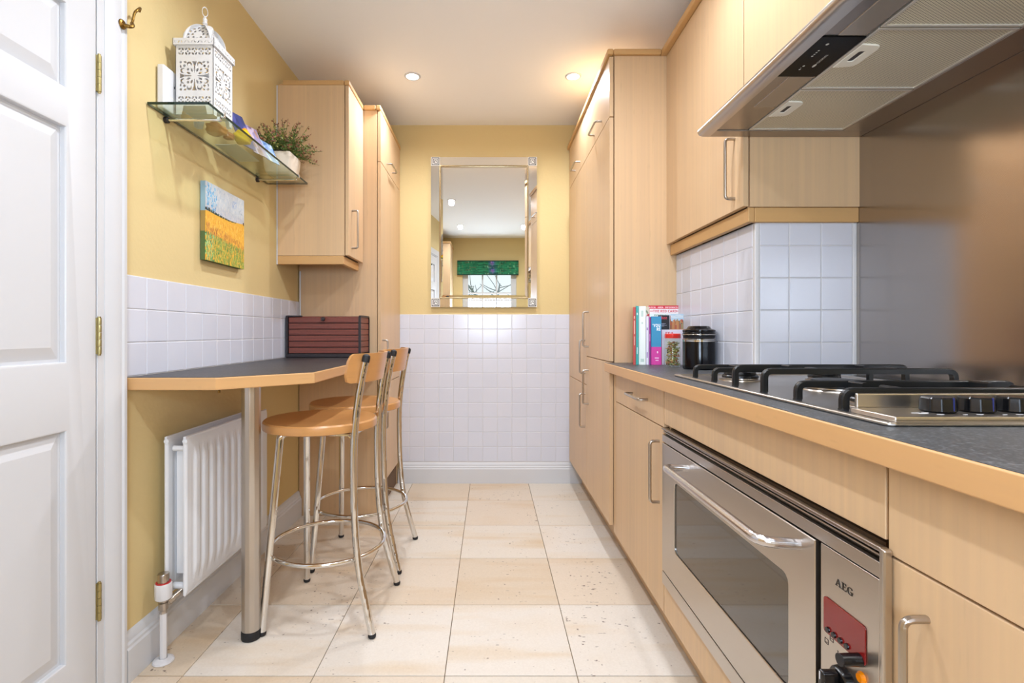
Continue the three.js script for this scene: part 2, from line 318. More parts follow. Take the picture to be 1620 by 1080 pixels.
{ // the white six-panel door in the left wall, closed, with its casing
  const d = structure('door_1'), z0 = -1.389, z1 = -0.627, w = z1 - z0, y0 = 0.006, y1 = 1.985, T = 0.038;
  const cols = [[0.1, 0.335], [0.427, 0.662]], rows = [[0.193, 0.787], [0.964, 1.564], [1.666, 1.88]];
  const s = new THREE.Shape(); s.moveTo(0, y0); s.lineTo(w, y0); s.lineTo(w, y1); s.lineTo(0, y1); s.lineTo(0, y0);
  for (const [a, b] of cols) for (const [c, e] of rows) { const h = new THREE.Path(); h.moveTo(a, c); h.lineTo(a, e); h.lineTo(b, e); h.lineTo(b, c); h.lineTo(a, c); s.holes.push(h); }
  let g = new THREE.ExtrudeGeometry(s, { depth: T - 0.008, bevelEnabled: true, bevelSize: 0.0055, bevelThickness: 0.004, bevelOffset: -0.0055, bevelSegments: 2 });
  g.translate(0, 0, 0.004 - T); g.rotateY(Math.PI / 2); g.scale(1, 1, -1);            // shape x runs along the wall towards the camera
  { const ix = g.attributes.position.array; g = plain(g); const p = g.attributes.position; for (let i = 0; i < p.count; i += 3) { const t = [p.getX(i + 1), p.getY(i + 1), p.getZ(i + 1)]; p.setXYZ(i + 1, p.getX(i + 2), p.getY(i + 2), p.getZ(i + 2)); p.setXYZ(i + 2, ...t); } }
  g.translate(LEFT + 0.004, 0, z0); g.deleteAttribute('normal'); g.computeVertexNormals();
  const leaf = add(d, 'leaf', metric(toCreasedNormals(g, 0.3)), M.gloss);
  for (const [a, b] of cols) for (const [c, e] of rows) {                            // raised and fielded panels
    const A = z0 + a - 0.004, B = z0 + b + 0.004, C = c - 0.004, E = e + 0.004, X0 = LEFT - 0.0115, X1 = LEFT - 0.002, k = 0.012, m = 0.042, pos = [];
    const ring = (x, t) => [[x, C + t, A + t], [x, C + t, B - t], [x, E - t, B - t], [x, E - t, A + t]];
    const R = [ring(X0 - 0.02, 0), ring(X0, 0), ring(X0, k), ring(X1, m)];
    for (let q = 0; q < 3; q++) for (let j = 0; j < 4; j++) { const n = (j + 1) % 4; pos.push(...R[q][n], ...R[q][j], ...R[q + 1][j], ...R[q][n], ...R[q + 1][j], ...R[q + 1][n]); }
    pos.push(...R[3][0], ...R[3][2], ...R[3][1], ...R[3][0], ...R[3][3], ...R[3][2]);
    const pg = new THREE.BufferGeometry(); pg.setAttribute('position', new THREE.Float32BufferAttribute(pos, 3)); pg.computeVertexNormals();
    add(leaf, 'panel', metric(pg), M.gloss);
  }
  for (const y of [0.30, 1.03, 1.752]) {
    const hz = z0 - 0.0035, hx = LEFT + 0.0085;
    const hg = add(d, 'hinge', join([block(LEFT + 0.001, LEFT + 0.005, y - 0.05, y + 0.05, hz - 0.004, hz + 0.006, 0.001), ...[0, 1, 2, 3, 4].map((k) => rod([hx, y - 0.05 + 0.02 * k, hz], [hx, y - 0.0308 + 0.02 * k, hz], 0.0055))]), M.hinge);
    add(hg, 'hinge_pin', join([rod([hx, y - 0.054, hz], [hx, y - 0.049, hz], 0.004), rod([hx, y + 0.0485, hz], [hx, y + 0.0535, hz], 0.004)]), M.hinge);
  }
  const hd = add(d, 'door_handle', join([block(LEFT + 0.004, LEFT + 0.0095, 0.94, 1.08, z1 - 0.075, z1 - 0.035, 0.003), rod([LEFT + 0.008, 1.03, z1 - 0.055], [LEFT + 0.05, 1.03, z1 - 0.055], 0.008), sweep(bend([[LEFT + 0.044, 1.03, z1 - 0.055], [LEFT + 0.05, 1.03, z1 - 0.09], [LEFT + 0.048, 1.028, z1 - 0.165]], 0.02), circle(0.007))]), M.brass);
  const t = structure('trim_1');                                                       // door lining and moulded casing
  const prof = [[0, 0], [0.0, 0.070], [0.020, 0.070], [0.021, 0.058], [0.017, 0.053], [0.019, 0.040], [0.015, 0.020], [0.012, 0.012], [0.009, 0.004], [0.008, 0]];
  const casing = (y0_, y1_, zi, dir) => { const P = prof.map(([a, b]) => new THREE.Vector2(a, b * dir)); if (dir > 0) P.reverse(); const sh = new THREE.Shape(P); const q = new THREE.ExtrudeGeometry(sh, { depth: y1_ - y0_, bevelEnabled: false }); q.rotateX(-Math.PI / 2); q.translate(LEFT - 0.003, y0_, zi); return metric(toCreasedNormals(q, 0.5)); };
  add(t, 'lining', join([block(-1.24, LEFT + 0.003, 0, 1.99, z0 - 0.03, z0 - 0.004, 0.002), block(-1.24, LEFT + 0.003, 0, 1.99, z1 + 0.003, z1 + 0.03, 0.002), block(-1.24, LEFT + 0.003, 1.989, 2.015, z0 - 0.03, z1 + 0.03, 0.002)]), M.gloss);
  add(t, 'casing', casing(0, 2.07, z0 - 0.0285, 1), M.gloss);
  add(t, 'casing', casing(0, 2.07, z1 + 0.022, -1), M.gloss);
  add(t, 'casing', block(LEFT - 0.003, LEFT + 0.014, 2.0, 2.07, z0 - 0.098, z1 + 0.092, 0.004), M.gloss);
  const hk = thing('cabin_hook', 'small aged brass cabin hook screwed to the white door casing at the top left', 'hook', [LEFT + 0.018, 1.925, -1.468]);
  add(hk, 'rosette', lathe([[0, 0.006], [0.009, 0.006], [0.013, 0.003], [0.014, 0]], 20, 0, 0, 0).rotateZ(-Math.PI / 2).translate(LEFT + 0.0165, 1.934, -1.468), M.brass);
  add(hk, 'swivel', sweep(spline([[LEFT + 0.02, 1.932, -1.468], [LEFT + 0.032, 1.93, -1.472], [LEFT + 0.037, 1.938, -1.483], [LEFT + 0.032, 1.947, -1.486]], 16), circle(0.0052)), M.brass);
  add(hk, 'arm', sweep(spline([[LEFT + 0.032, 1.944, -1.486], [LEFT + 0.034, 1.965, -1.489], [LEFT + 0.036, 1.985, -1.494], [LEFT + 0.038, 1.997, -1.502], [LEFT + 0.036, 2.01, -1.515], [LEFT + 0.03, 2.014, -1.524], [LEFT + 0.024, 2.008, -1.528]], 30), circle(0.0038)), M.brass);
}

// ---------- fitted units: side +1 has its doors facing the left of the room, side -1 those facing the right ----------
function front(t, name, side, F, d0, d1, y0, y1, mat = M.beech) {
  const x0 = side > 0 ? F : F - 0.018, e = 0.0018;
  return add(t, name, block(x0, x0 + 0.018, y0 + e, y1 - e, -d1 + e, -d0 - e, 0.0015), mat);
}
function handle(door, side, F, a, b, y0, y1) {                 // bow handle; (a, y0) and (b, y1) are its two feet as depth and height
  const out = F - side * 0.031;
  return add(door, 'handle', sweep(bend([[F + side * 0.002, y0, -a], [out, y0, -a], [out, y1, -b], [F + side * 0.002, y1, -b]], 0.013), circle(0.0052, 10), [0, 0.3, 1]), M.nickel);
}
function carcass(t, x0, x1, y0, y1, d0, d1, openAt) {          // two ends, top, bottom and back of a unit
  const k = 0.018, z0 = -d1, z1 = -d0;
  add(t, 'side_panel', block(x0, x1, y0, y1, z1 - k, z1, 0.001), M.beech);
  add(t, 'side_panel', block(x0, x1, y0, y1, z0, z0 + k, 0.001), M.beech);
  add(t, 'inside', block(x0 + (openAt > 0 ? 0.004 : 0.002), x1 - (openAt > 0 ? 0.002 : 0.004), y0 + 0.001, y1 - 0.001, z0 + k, z1 - k, 0), M.inside);
}
const XT = 0.543, XB = 0.56, DT = 2.30;                        // door planes of the tall and base units on the right; near end of the tall units
{
  const t = thing('tall_unit', 'nearer tall beech larder unit on the right, its side panel behind the books', 'cabinet', [0.86, 0.16, -2.575], 'tall beech units on the right');
  carcass(t, XT + 0.022, RIGHT - 0.006, 0.16, 2.297, DT, 2.85, 1);
  const a = front(t, 'door', 1, XT, DT - 0.001, 2.85, 2.02, 2.296); handle(a, 1, XT, 2.465, 2.64, 2.068, 2.068);
  const b = front(t, 'door', 1, XT, DT - 0.001, 2.85, 0.905, 2.02); handle(b, 1, XT, 2.79, 2.79, 0.962, 1.152);
  const c = front(t, 'door', 1, XT, DT - 0.001, 2.85, 0.162, 0.905); handle(c, 1, XT, 2.79, 2.79, 0.645, 0.832);
  const u = thing('tall_unit', 'farther tall beech larder unit on the right, touching the yellow far wall', 'cabinet', [0.86, 0.16, -3.17], 'tall beech units on the right');
  carcass(u, XT + 0.022, RIGHT - 0.006, 0.16, 2.297, 2.851, FAR * -1 - 0.004, 1);
  const d = front(u, 'door', 1, XT, 2.851, 3.455, 2.02, 2.296); handle(d, 1, XT, 3.06, 3.23, 2.072, 2.072);
  const e = front(u, 'door', 1, XT, 2.851, 3.455, 0.743, 2.02); handle(e, 1, XT, 2.895, 2.895, 0.807, 0.995);
  const f = front(u, 'door', 1, XT, 2.851, 3.455, 0.162, 0.743); handle(f, 1, XT, 2.895, 2.895, 0.5, 0.69);
  add(u, 'filler', block(XT + 0.003, XT + 0.019, 0.163, 2.295, -3.4915, -3.457, 0.001), M.beech);
}
{ // base units under the worktop
  const t = thing('base_unit', 'beech base cupboard with one drawer, between the tall units and the oven', 'cabinet', [0.86, 0.13, -1.94]);
  carcass(t, XB + 0.022, RIGHT, 0.13, 0.858, 1.63, 2.297, 1);
  const a = front(t, 'drawer', 1, XB, 1.632, 2.25, 0.732, 0.857); handle(a, 1, XB, 1.80, 1.99, 0.80, 0.80);
  const b = front(t, 'door', 1, XB, 1.632, 2.25, 0.132, 0.732); handle(b, 1, XB, 1.675, 1.675, 0.478, 0.68);
  add(t, 'filler', block(XB + 0.001, XB + 0.019, 0.133, 0.857, -2.296, -2.2525, 0.001), M.beech);
  const o = thing('oven_housing', 'beech unit around the built-in steel oven, with a plain panel above and below it', 'cabinet', [0.86, 0.13, -1.17]);
  add(o, 'side_panel', block(XB + 0.022, RIGHT, 0.13, 0.858, -1.629, -1.613, 0.001), M.beech);
  add(o, 'side_panel', block(XB + 0.022, RIGHT, 0.13, 0.858, -0.731, -0.716, 0.001), M.beech);
  add(o, 'shelf', block(XB + 0.022, RIGHT, 0.22, 0.238, -1.612, -0.732, 0.001), M.beech);
  front(o, 'top_panel', 1, XB, 0.715, 1.629, 0.744, 0.857, M.beech);
  front(o, 'bottom_panel', 1, XB, 0.715, 1.629, 0.132, 0.241, M.beech);
  const r = thing('base_unit', 'beech base cupboard with a deep drawer front, right of the oven at the picture edge', 'cabinet', [0.86, 0.13, -0.41]);
  carcass(r, XB + 0.022, RIGHT, 0.13, 0.858, 0.113, 0.713, 1);
  front(r, 'drawer', 1, XB, 0.113, 0.713, 0.727, 0.857);
  const c = front(r, 'door', 1, XB, 0.113, 0.713, 0.132, 0.727); handle(c, 1, XB, 0.648, 0.648, 0.47, 0.672);
  const p = thing('plinth', 'recessed beech plinth board along the floor under the right-hand units', 'plinth', [0.64, 0, -1.8]);
  add(p, 'board', block(0.631, 0.647, 0.001, 0.129, -3.49, -0.114, 0.001), M.beechH);
  add(p, 'board_top', block(0.631, 0.647, 0.129, 0.159, -3.49, -2.302, 0.001), M.beechH);
}
{ // right worktop: chipboard core with a solid beech front edge and a grey laminate face
  const t = thing('worktop', 'long grey laminate worktop with a beech front edge, under the gas hob', 'worktop', [0.84, 0.863, -1.2]);
  add(t, 'core', block(0.535, RIGHT - 0.001, 0.863, 0.9, -2.298, -0.113, 0.001), M.inside);
  add(t, 'front_edge', block(0.5185, 0.535, 0.8625, 0.9012, -2.298, -0.113, 0.003), M.lipping);
  add(t, 'laminate', block(0.5215, RIGHT - 0.001, 0.9, 0.9022, -2.298, -0.113, 0.0004), M.laminate);
}
const XW = 0.80;
{ // right wall cabinets
  const t = thing('wall_cabinet', 'beech wall cupboard above the books and canister, left of the cooker hood', 'cabinet', [0.98, 1.437, -1.95]);
  carcass(t, XW + 0.022, RIGHT, 1.437, 2.297, 1.60, 2.299, 1);
  const a = front(t, 'door', 1, XW, 1.598, 2.20, 1.437, 2.296); handle(a, 1, XW, 1.655, 1.655, 1.477, 1.672);
  add(t, 'filler', block(XW + 0.002, XW + 0.019, 1.438, 2.296, -2.298, -2.2015, 0.001), M.beech);
  const u = thing('wall_cabinet', 'beech bridging cupboard directly above the cooker hood', 'cabinet', [0.98, 1.80, -1.15]);
  carcass(u, XW + 0.022, RIGHT, 1.80, 2.297, 0.70, 1.599, 1);
  front(u, 'door', 1, XW, 0.70, 1.596, 1.80, 2.296);
  const p = thing('pelmet', 'beech light pelmet under the right-hand wall cupboard', 'moulding', [0.98, 1.389, -1.9]);
  add(p, 'front_rail', block(0.818, 0.838, 1.3895, 1.436, -2.298, -1.602, 0.003), M.cornice);
  add(p, 'side_rail', block(0.838, RIGHT - 0.003, 1.3895, 1.436, -1.622, -1.602, 0.003), M.cornice);
}
function cornice(t, path, name) {                              // flat moulding that follows the cupboard tops; path of (x, depth), room side on its left
  const list = [];
  for (let i = 0; i < path.length - 1; i++) {
    const [ax, ad] = path[i], [bx, bd] = path[i + 1], k = 0.014;
    const e = ad === bd ? -k - 0.0002 : k;                       // runs across the room end at those along it
    add(t, name, block(Math.min(ax, bx) - e, Math.max(ax, bx) + e, 2.2975, 2.3235, -Math.max(ad, bd) - k, -Math.min(ad, bd) + k, 0.006), M.cornice);
  }
}
{
  const c = thing('cornice', 'beech cornice moulding along the tops of the right-hand cupboards', 'moulding', [0.86, 2.2975, -2.1]);
  cornice(c, [[0.545, 3.48], [0.545, 2.30], [0.79, 2.30], [0.79, 0.72]], 'moulding');
  add(c, 'cover_board', join([block(0.56, RIGHT, 2.2975, 2.312, -3.48, -2.31, 0), block(0.80, RIGHT, 2.2975, 2.312, -2.31, -0.72, 0)]), M.cornice);
  const l = thing('cornice', 'beech cornice moulding along the tops of the left-hand cupboards', 'moulding', [-0.86, 2.2975, -3.0]);
  cornice(l, [[-1.072, 2.585], [-0.73, 2.585], [-0.73, 2.868], [-0.632, 2.868], [-0.632, 3.48]], 'moulding');
  add(l, 'cover_board', join([block(-1.084, -0.74, 2.2975, 2.312, -2.87, -2.59, 0), block(-1.084, -0.645, 2.2975, 2.312, -3.48, -2.87, 0)]), M.cornice);
}
{ // left: tall unit against the far wall, wall cupboard before it
  const t = thing('tall_unit', 'tall beech larder unit on the left behind the breakfast bar', 'cabinet', [-0.86, 0.16, -3.17]);
  const F = -0.62;
  carcass(t, LEFT + 0.001, F - 0.022, 0.0, 2.297, 2.868, 3.493, -1);
  const a = front(t, 'door', -1, F, 2.866, 3.455, 2.007, 2.296); handle(a, -1, F, 3.03, 3.2, 2.048, 2.048);
  const b = front(t, 'door', -1, F, 2.866, 3.455, 0.74, 2.007); handle(b, -1, F, 2.91, 2.91, 0.80, 0.995);
  const c = front(t, 'door', -1, F, 2.866, 3.455, 0.162, 0.74); handle(c, -1, F, 2.91, 2.91, 0.49, 0.69);
  add(t, 'filler', block(F - 0.019, F - 0.003, 0.163, 2.295, -3.4915, -3.457, 0.001), M.beech);
  add(t, 'scribe_strip', block(LEFT + 0.0045, LEFT + 0.0125, 0.9075, 1.386, -2.8675, -2.862, 0.002), M.whitePlastic);
  add(t, 'plinth_board', block(F - 0.09, F - 0.074, 0.001, 0.159, -3.49, -2.887, 0.001), M.beechH);
  const w = thing('wall_cabinet', 'narrow beech wall cupboard on the left above the wooden bread bin', 'cabinet', [-0.9, 1.43, -2.72]);
  const G = -0.719;
  carcass(w, LEFT + 0.004, G - 0.022, 1.43, 2.297, 2.572, 2.865, -1);
  const d = front(w, 'door', -1, G, 2.570, 2.864, 1.43, 2.296); handle(d, -1, G, 2.63, 2.63, 1.478, 1.672);
  add(w, 'scribe_strip', block(LEFT - 0.002, LEFT + 0.0035, 1.385, 2.296, -2.58, -2.571, 0.001), M.whitePlastic);
  const p = thing('pelmet', 'beech light pelmet under the left-hand wall cupboard', 'moulding', [-0.9, 1.385, -2.7]);
  add(p, 'side_rail', block(LEFT + 0.003, -0.745, 1.386, 1.429, -2.592, -2.572, 0.003), M.cornice);
  add(p, 'front_rail', block(-0.765, -0.745, 1.386, 1.429, -2.864, -2.592, 0.003), M.cornice);
}
{ // the tall cupboard by the window, seen only in the mirror
  const t = thing('tall_unit', 'tall beech cupboard beside the window, seen at the left of the mirror', 'cabinet', [-0.82, 0, 0.5]);
  add(t, 'side_panel', block(LEFT, -0.565, 0.0, 2.296, 0.20, 0.72, 0.002), M.beech);
  add(t, 'door', block(LEFT + 0.002, -0.567, 0.162, 2.294, 0.18, 0.198, 0.002), M.beech);
  add(t, 'top_moulding', block(LEFT, -0.553, 2.297, 2.325, 0.168, 0.725, 0.006), M.cornice);
}
{ // breakfast bar
  const poly = (i) => [[LEFT + 0.0035, 1.5 + i], [-0.815 - i * 0.4, 1.5 + i], [-0.593 - i, 1.706 + i * 0.4], [-0.593 - i, 2.865], [LEFT + 0.0035, 2.865]];
  const slab = (i, y0, y1, bv) => { const s = new THREE.Shape(poly(i).map(([x, d]) => new THREE.Vector2(x, d))); return new THREE.ExtrudeGeometry(s, { depth: y1 - y0 - 2 * bv, bevelEnabled: bv > 0, bevelSize: bv, bevelThickness: bv, bevelOffset: -bv, bevelSegments: 2 }).translate(0, 0, bv).rotateX(-Math.PI / 2).translate(0, y0, 0); };
  const t = thing('breakfast_bar', 'grey-topped breakfast bar with a beech edge and a clipped corner along the left wall', 'breakfast bar', [-0.84, 0, -2.0]);
  add(t, 'slab', metric(slab(0, 0.868, 0.9048, 0.003)), M.lipping);
  add(t, 'laminate', metric(slab(0.004, 0.9046, 0.9062, 0)), M.barLaminate);
  const leg = add(t, 'leg', lathe([[0.0295, 0.03], [0.0305, 0.032], [0.0305, 0.867], [0, 0.867]], 36, -0.8147, 0, -1.724), M.steel);
  add(leg, 'foot', lathe([[0, 0.001], [0.031, 0.001], [0.032, 0.004], [0.032, 0.024], [0.0295, 0.031], [0, 0.031]], 36, -0.8147, 0, -1.724), M.rubber);
  add(t, 'bracket', join([block(-0.912, -0.906, 0.846, 0.868, -1.7, -1.69, 0.001), rod([-0.909, 0.838, -1.695], [-0.909, 0.848, -1.695], 0.004)]), M.brass);
}

// ---------- built-in oven ----------
const F3 = await new FontLoader().loadAsync('fonts/droid/droid_serif_bold.typeface.json');
{
  const X = 0.548, D0 = 0.699, D1 = 1.611, t = thing('oven', 'wide stainless steel built-in oven with a long bar handle and dark window', 'oven', [0.8, 0.24, -1.155]);
  const bx = (n, a, b, y0, y1, x0, x1, m, r = 0.0015, par = t) => add(par, n, block(x0, x1, y0, y1, -b, -a, r), m);
  bx('body', D0 + 0.034, D1 - 0.004, 0.246, 0.735, X + 0.026, 1.1, M.inside, 0);
  bx('frame', D0, D0 + 0.0105, 0.243, 0.739, X - 0.004, X + 0.0105, M.steel, 0.004);                    // right upright
  bx('frame', D0 + 0.008, D1, 0.7315, 0.739, X - 0.003, X + 0.0105, M.steelDark, 0.003);                 // top rail
  bx('vent_slot', D0 + 0.011, D1 - 0.003, 0.718, 0.7305, X + 0.009, X + 0.016, M.black, 0);
  bx('vent_bar', D0 + 0.011, D1 - 0.003, 0.7245, 0.7275, X + 0.001, X + 0.009, M.steel, 0.001);
  bx('fascia', D0 + 0.011, D1 - 0.002, 0.6945, 0.7165, X - 0.001, X + 0.016, M.steel, 0.001);
  bx('backing', D0 + 0.011, D1 - 0.004, 0.246, 0.692, X + 0.017, X + 0.025, M.black, 0);
  bx('base_trim', D0 + 0.011, D1 - 0.002, 0.244, 0.284, X - 0.001, X + 0.016, M.steel, 0.0015);
  // door with a window cut in it
  const dz0 = 0.852, dz1 = 1.609, S = new THREE.Shape(), y0 = 0.287, y1 = 0.690;
  S.moveTo(dz0, y0); S.lineTo(dz1, y0); S.lineTo(dz1, y1); S.lineTo(dz0, y1); S.lineTo(dz0, y0);
  const win = roundRect(1.504 - 0.929, 0.594 - 0.385, 0.022, THREE.Path, (1.504 + 0.929) / 2, (0.594 + 0.385) / 2);
  S.holes.push(win);
  const dg = new THREE.ExtrudeGeometry(S, { depth: 0.013, bevelEnabled: true, bevelSize: 0.0015, bevelThickness: 0.0015, bevelOffset: -0.0015, bevelSegments: 1, curveSegments: 8 });
  dg.rotateY(Math.PI / 2);                                                                              // shape x becomes -z, that is the depth; thickness becomes x
  dg.translate(X + 0.0005, 0, 0);
  const door = add(t, 'door', metric(toCreasedNormals(dg, 0.4)), M.steel);
  add(door, 'window', metric(new THREE.ExtrudeGeometry(roundRect(0.572, 0.206, 0.0205, THREE.Shape, (1.504 + 0.929) / 2, (0.594 + 0.385) / 2), { depth: 0.004, bevelEnabled: false, curveSegments: 8 }).rotateY(Math.PI / 2).translate(X + 0.003, 0, 0)), M.ovenGlass);
  add(door, 'handle', sweep(bend([[X + 0.002, 0.664, -1.40], [0.482, 0.666, -1.405], [0.482, 0.666, -0.905], [X + 0.002, 0.664, -0.897]], 0.03, 10), circle(0.0098, 16), [0, 1, 0.1]), M.ovenBar);
  // control panel
  const cp = bx('control_panel', D0 + 0.012, 0.8385, 0.287, 0.692, X - 0.0005, X + 0.016, M.steel, 0.002);
  const face = (g, dx = 0) => g.rotateY(-Math.PI / 2).translate(X - 0.0005 - dx, 0, 0);                 // local x runs from the far end towards the camera
  const panel = (w, h, r, d, y, th, bev) => { const g = extrudeZ(roundRect(w, h, r), th, bev); return face(g).translate(0, y, -d); };
  const red = phy({ name: 'red_display_window', color: rgb('#7f1617'), roughness: 0.1, specularIntensity: 1.2 });
  const disp = add(cp, 'display', panel(0.092, 0.058, 0.006, 0.782, 0.5815, 0.002, 0.0005), red);
  for (let k = 0; k < 4; k++) add(disp, 'button', face(toCreasedNormals(new THREE.CylinderGeometry(0.0042, 0.0046, 0.004, 14), 0.5).rotateX(Math.PI / 2), 0.003).translate(0, 0.5605, -(0.816 - 0.0145 * k)), M.black);
  const stick = add(cp, 'knob', toCreasedNormals(new THREE.CylinderGeometry(0.0085, 0.0095, 0.03, 24), 0.5).rotateZ(Math.PI / 2).translate(X - 0.016, 0.5565, -0.747), M.black);
  add(stick, 'knob_cap', lathe([[0, 0], [0.0086, 0], [0.0088, 0.002], [0, 0.0022]], 20, 0, 0, 0).rotateZ(Math.PI / 2).translate(X - 0.0305, 0.5565, -0.747), M.rubber);
  const big = add(cp, 'knob', lathe([[0, 0.014], [0.021, 0.013], [0.0245, 0.009], [0.026, 0]], 32, 0, 0, 0).rotateZ(Math.PI / 2).translate(X - 0.0005, 0.4985, -0.7795), M.black);
  add(big, 'grip', block(X - 0.04, X - 0.012, 0.4775, 0.5195, -0.7865, -0.7725, 0.005), M.black);
  add(big, 'pointer', block(X - 0.0407, X - 0.0395, 0.506, 0.518, -0.7803, -0.7787, 0.0003), M.whitePlastic);
  add(cp, 'indicator_lamp', lathe([[0, 0.006], [0.006, 0.005], [0.0085, 0.002], [0.009, 0]], 24, 0, 0, 0).rotateZ(Math.PI / 2).translate(X - 0.0005, 0.5315, -0.7445), phy({ name: 'orange_lens', color: rgb('#f08a08'), roughness: 0.15 }));
  const txt = new TextGeometry('AEG', { font: F3, size: 0.0115, depth: 0.0006, curveSegments: 3, bevelEnabled: false });
  txt.computeBoundingBox(); txt.scale(1.15, 1, 1); txt.translate(-0.0155, 0, 0);
  add(cp, 'lettering', face(metric(txt)).translate(0, 0.6405, -0.7865), M.black);
  const icons = [[0.823, 0.538, 0], [0.8105, 0.549, 1], [0.796, 0.5355, 2]];
  for (const [d, y, k] of icons) {
    const parts = k < 2 ? [[0, 0.004, 0.008, 0.0008], [0, -0.004, 0.008, 0.0008], [-0.004, 0, 0.0008, 0.008], [0.004, 0, 0.0008, 0.008], [0, k ? 0 : -0.002, 0.004, 0.0008]] : [[0, 0.003, 0.003, 0.0008], [0, 0, 0.0008, 0.006], [0, -0.004, 0.0012, 0.0012]];
    add(cp, 'symbol', face(join(parts.map(([a, b, w, h]) => new THREE.BoxGeometry(w, h, 0.0004).translate(a, b, 0.0002)))).translate(0, y, -d), M.ebony);
  }
}

// ---------- gas hob ----------
{
  const t = thing('gas_hob', 'five-burner stainless steel gas hob with black cast-iron pan supports', 'hob', [0.83, 0.9022, -1.167]);
  const x0 = 0.578, x1 = 1.09, d0 = 0.735, d1 = 1.6, Y = 0.9022;
  const rim = [[x0, d0], [x1, d0], [x1, d1], [x0, d1]];
  const outline = (i, r, S = THREE.Shape) => roundRect(x1 - x0 - 2 * i, d1 - d0 - 2 * i, r, S, (x0 + x1) / 2, (d0 + d1) / 2);
  const tray = outline(0, 0.014); tray.holes.push(outline(0.014, 0.008, THREE.Path));
  add(t, 'rim', metric(toCreasedNormals(extrudeZ(tray, 0.0065, 0.0025).rotateX(-Math.PI / 2).translate(0, Y, 0), 0.9)), M.steel);
  add(t, 'plate', metric(extrudeZ(outline(0.0135, 0.008), 0.003).rotateX(-Math.PI / 2).translate(0, Y, 0)), M.steel);
  const burner = (x, d, r) => {
    const b = add(t, 'burner', lathe([[r * 1.18, 0.003], [r * 1.15, 0.006], [r * 0.98, 0.008], [r * 0.95, 0.017], [r * 0.6, 0.019], [0, 0.019]], 36, x, Y, -d), M.nickel);
    add(b, 'burner_ring', lathe([[r * 0.955, 0.0095], [r * 1.0, 0.011], [r * 1.0, 0.016], [r * 0.93, 0.0185]], 36, x, Y, -d), M.iron);
    add(b, 'burner_cap', lathe([[r * 0.86, 0.0185], [r * 0.88, 0.022], [r * 0.84, 0.027], [r * 0.5, 0.029], [0, 0.029]], 36, x, Y, -d), M.iron);
  };
  burner(0.705, 1.427, 0.047); burner(0.94, 1.427, 0.038); burner(0.705, 0.93, 0.038); burner(0.94, 0.93, 0.05); burner(0.81, 1.181, 0.062);
  const bar = [[-0.006, -0.0065], [0.006, -0.0065], [0.006, 0.004], [0.003, 0.0065], [-0.003, 0.0065], [-0.006, 0.004]];
  const grate = (da, db, top, burners) => {
    const list = [], xa = 0.604, xb = 1.025, yb = Y + 0.0068, yt = top - 0.0065;
    for (const d of [da, db]) list.push(sweep(bend([[xa, yb, -d], [xa, yt, -d], [xb, yt, -d], [xb, yb, -d]], 0.016, 5), bar, [-1, 0, 0]));
    for (const [bx, bd, reach] of burners) for (const [d, sgn] of [[da, 1], [db, -1]]) {
      const e = bd - sgn * reach;
      list.push(sweep([[bx, yt, -d], [bx, yt, -e]], bar, [0, 1, 0]));
    }
    const g = add(t, 'pan_support', join(list), M.iron);
    for (const d of [da, db]) for (const x of [xa, xb]) add(g, 'rubber_foot', block(x - 0.006, x + 0.006, Y + 0.003, yb + 0.001, -d - 0.006, -d + 0.006, 0.001), M.rubber);
    return g;
  };
  grate(1.364, 1.49, 0.9455, [[0.705, 1.427, 0.02], [0.94, 1.427, 0.02]]);
  grate(1.116, 1.247, 0.961, [[0.72, 1.181, 0.03], [0.90, 1.181, 0.03]]);
  grate(0.865, 0.994, 0.9455, [[0.705, 0.93, 0.02], [0.94, 0.93, 0.02]]);
  // raised control plate at the near end, with an upstand behind the knobs
  const cp = add(t, 'control_plate', block(0.602, 1.062, Y + 0.0035, Y + 0.0125, -0.846, -0.752, 0.003), M.steel);
  add(cp, 'upstand', block(0.612, 1.055, Y + 0.011, Y + 0.036, -0.851, -0.8445, 0.003), M.steel);
  for (let k = 0; k < 5; k++) {
    const x = 0.708 + 0.0605 * k;
    const kn = add(cp, 'knob', lathe([[0.021, 0.0125], [0.0235, 0.015], [0.0225, 0.034], [0.02, 0.0365], [0, 0.0365]], 32, x, Y, -0.80), M.black);
    add(kn, 'knob_pointer', block(x + 0.004, x + 0.0062, Y + 0.016, Y + 0.0366, -0.779, -0.7768, 0.0006), phy({ name: 'blue_mark', color: rgb('#1c2766'), roughness: 0.3 }));
    add(kn, 'burner_mark', join([block(x - 0.026, x - 0.016, Y + 0.0125, Y + 0.0129, -0.7725, -0.7705, 0), block(x + 0.012, x + 0.018, Y + 0.0125, Y + 0.0129, -0.7705, -0.7685, 0)]), M.whitePlastic);
  }
  add(cp, 'safety_print', join([block(0.655, 0.667, Y + 0.0125, Y + 0.0129, -0.787, -0.785, 0), block(0.662, 0.676, Y + 0.0125, Y + 0.0129, -0.782, -0.78, 0), block(0.672, 0.682, Y + 0.0125, Y + 0.0129, -0.7885, -0.7865, 0)]), M.whitePlastic);
}

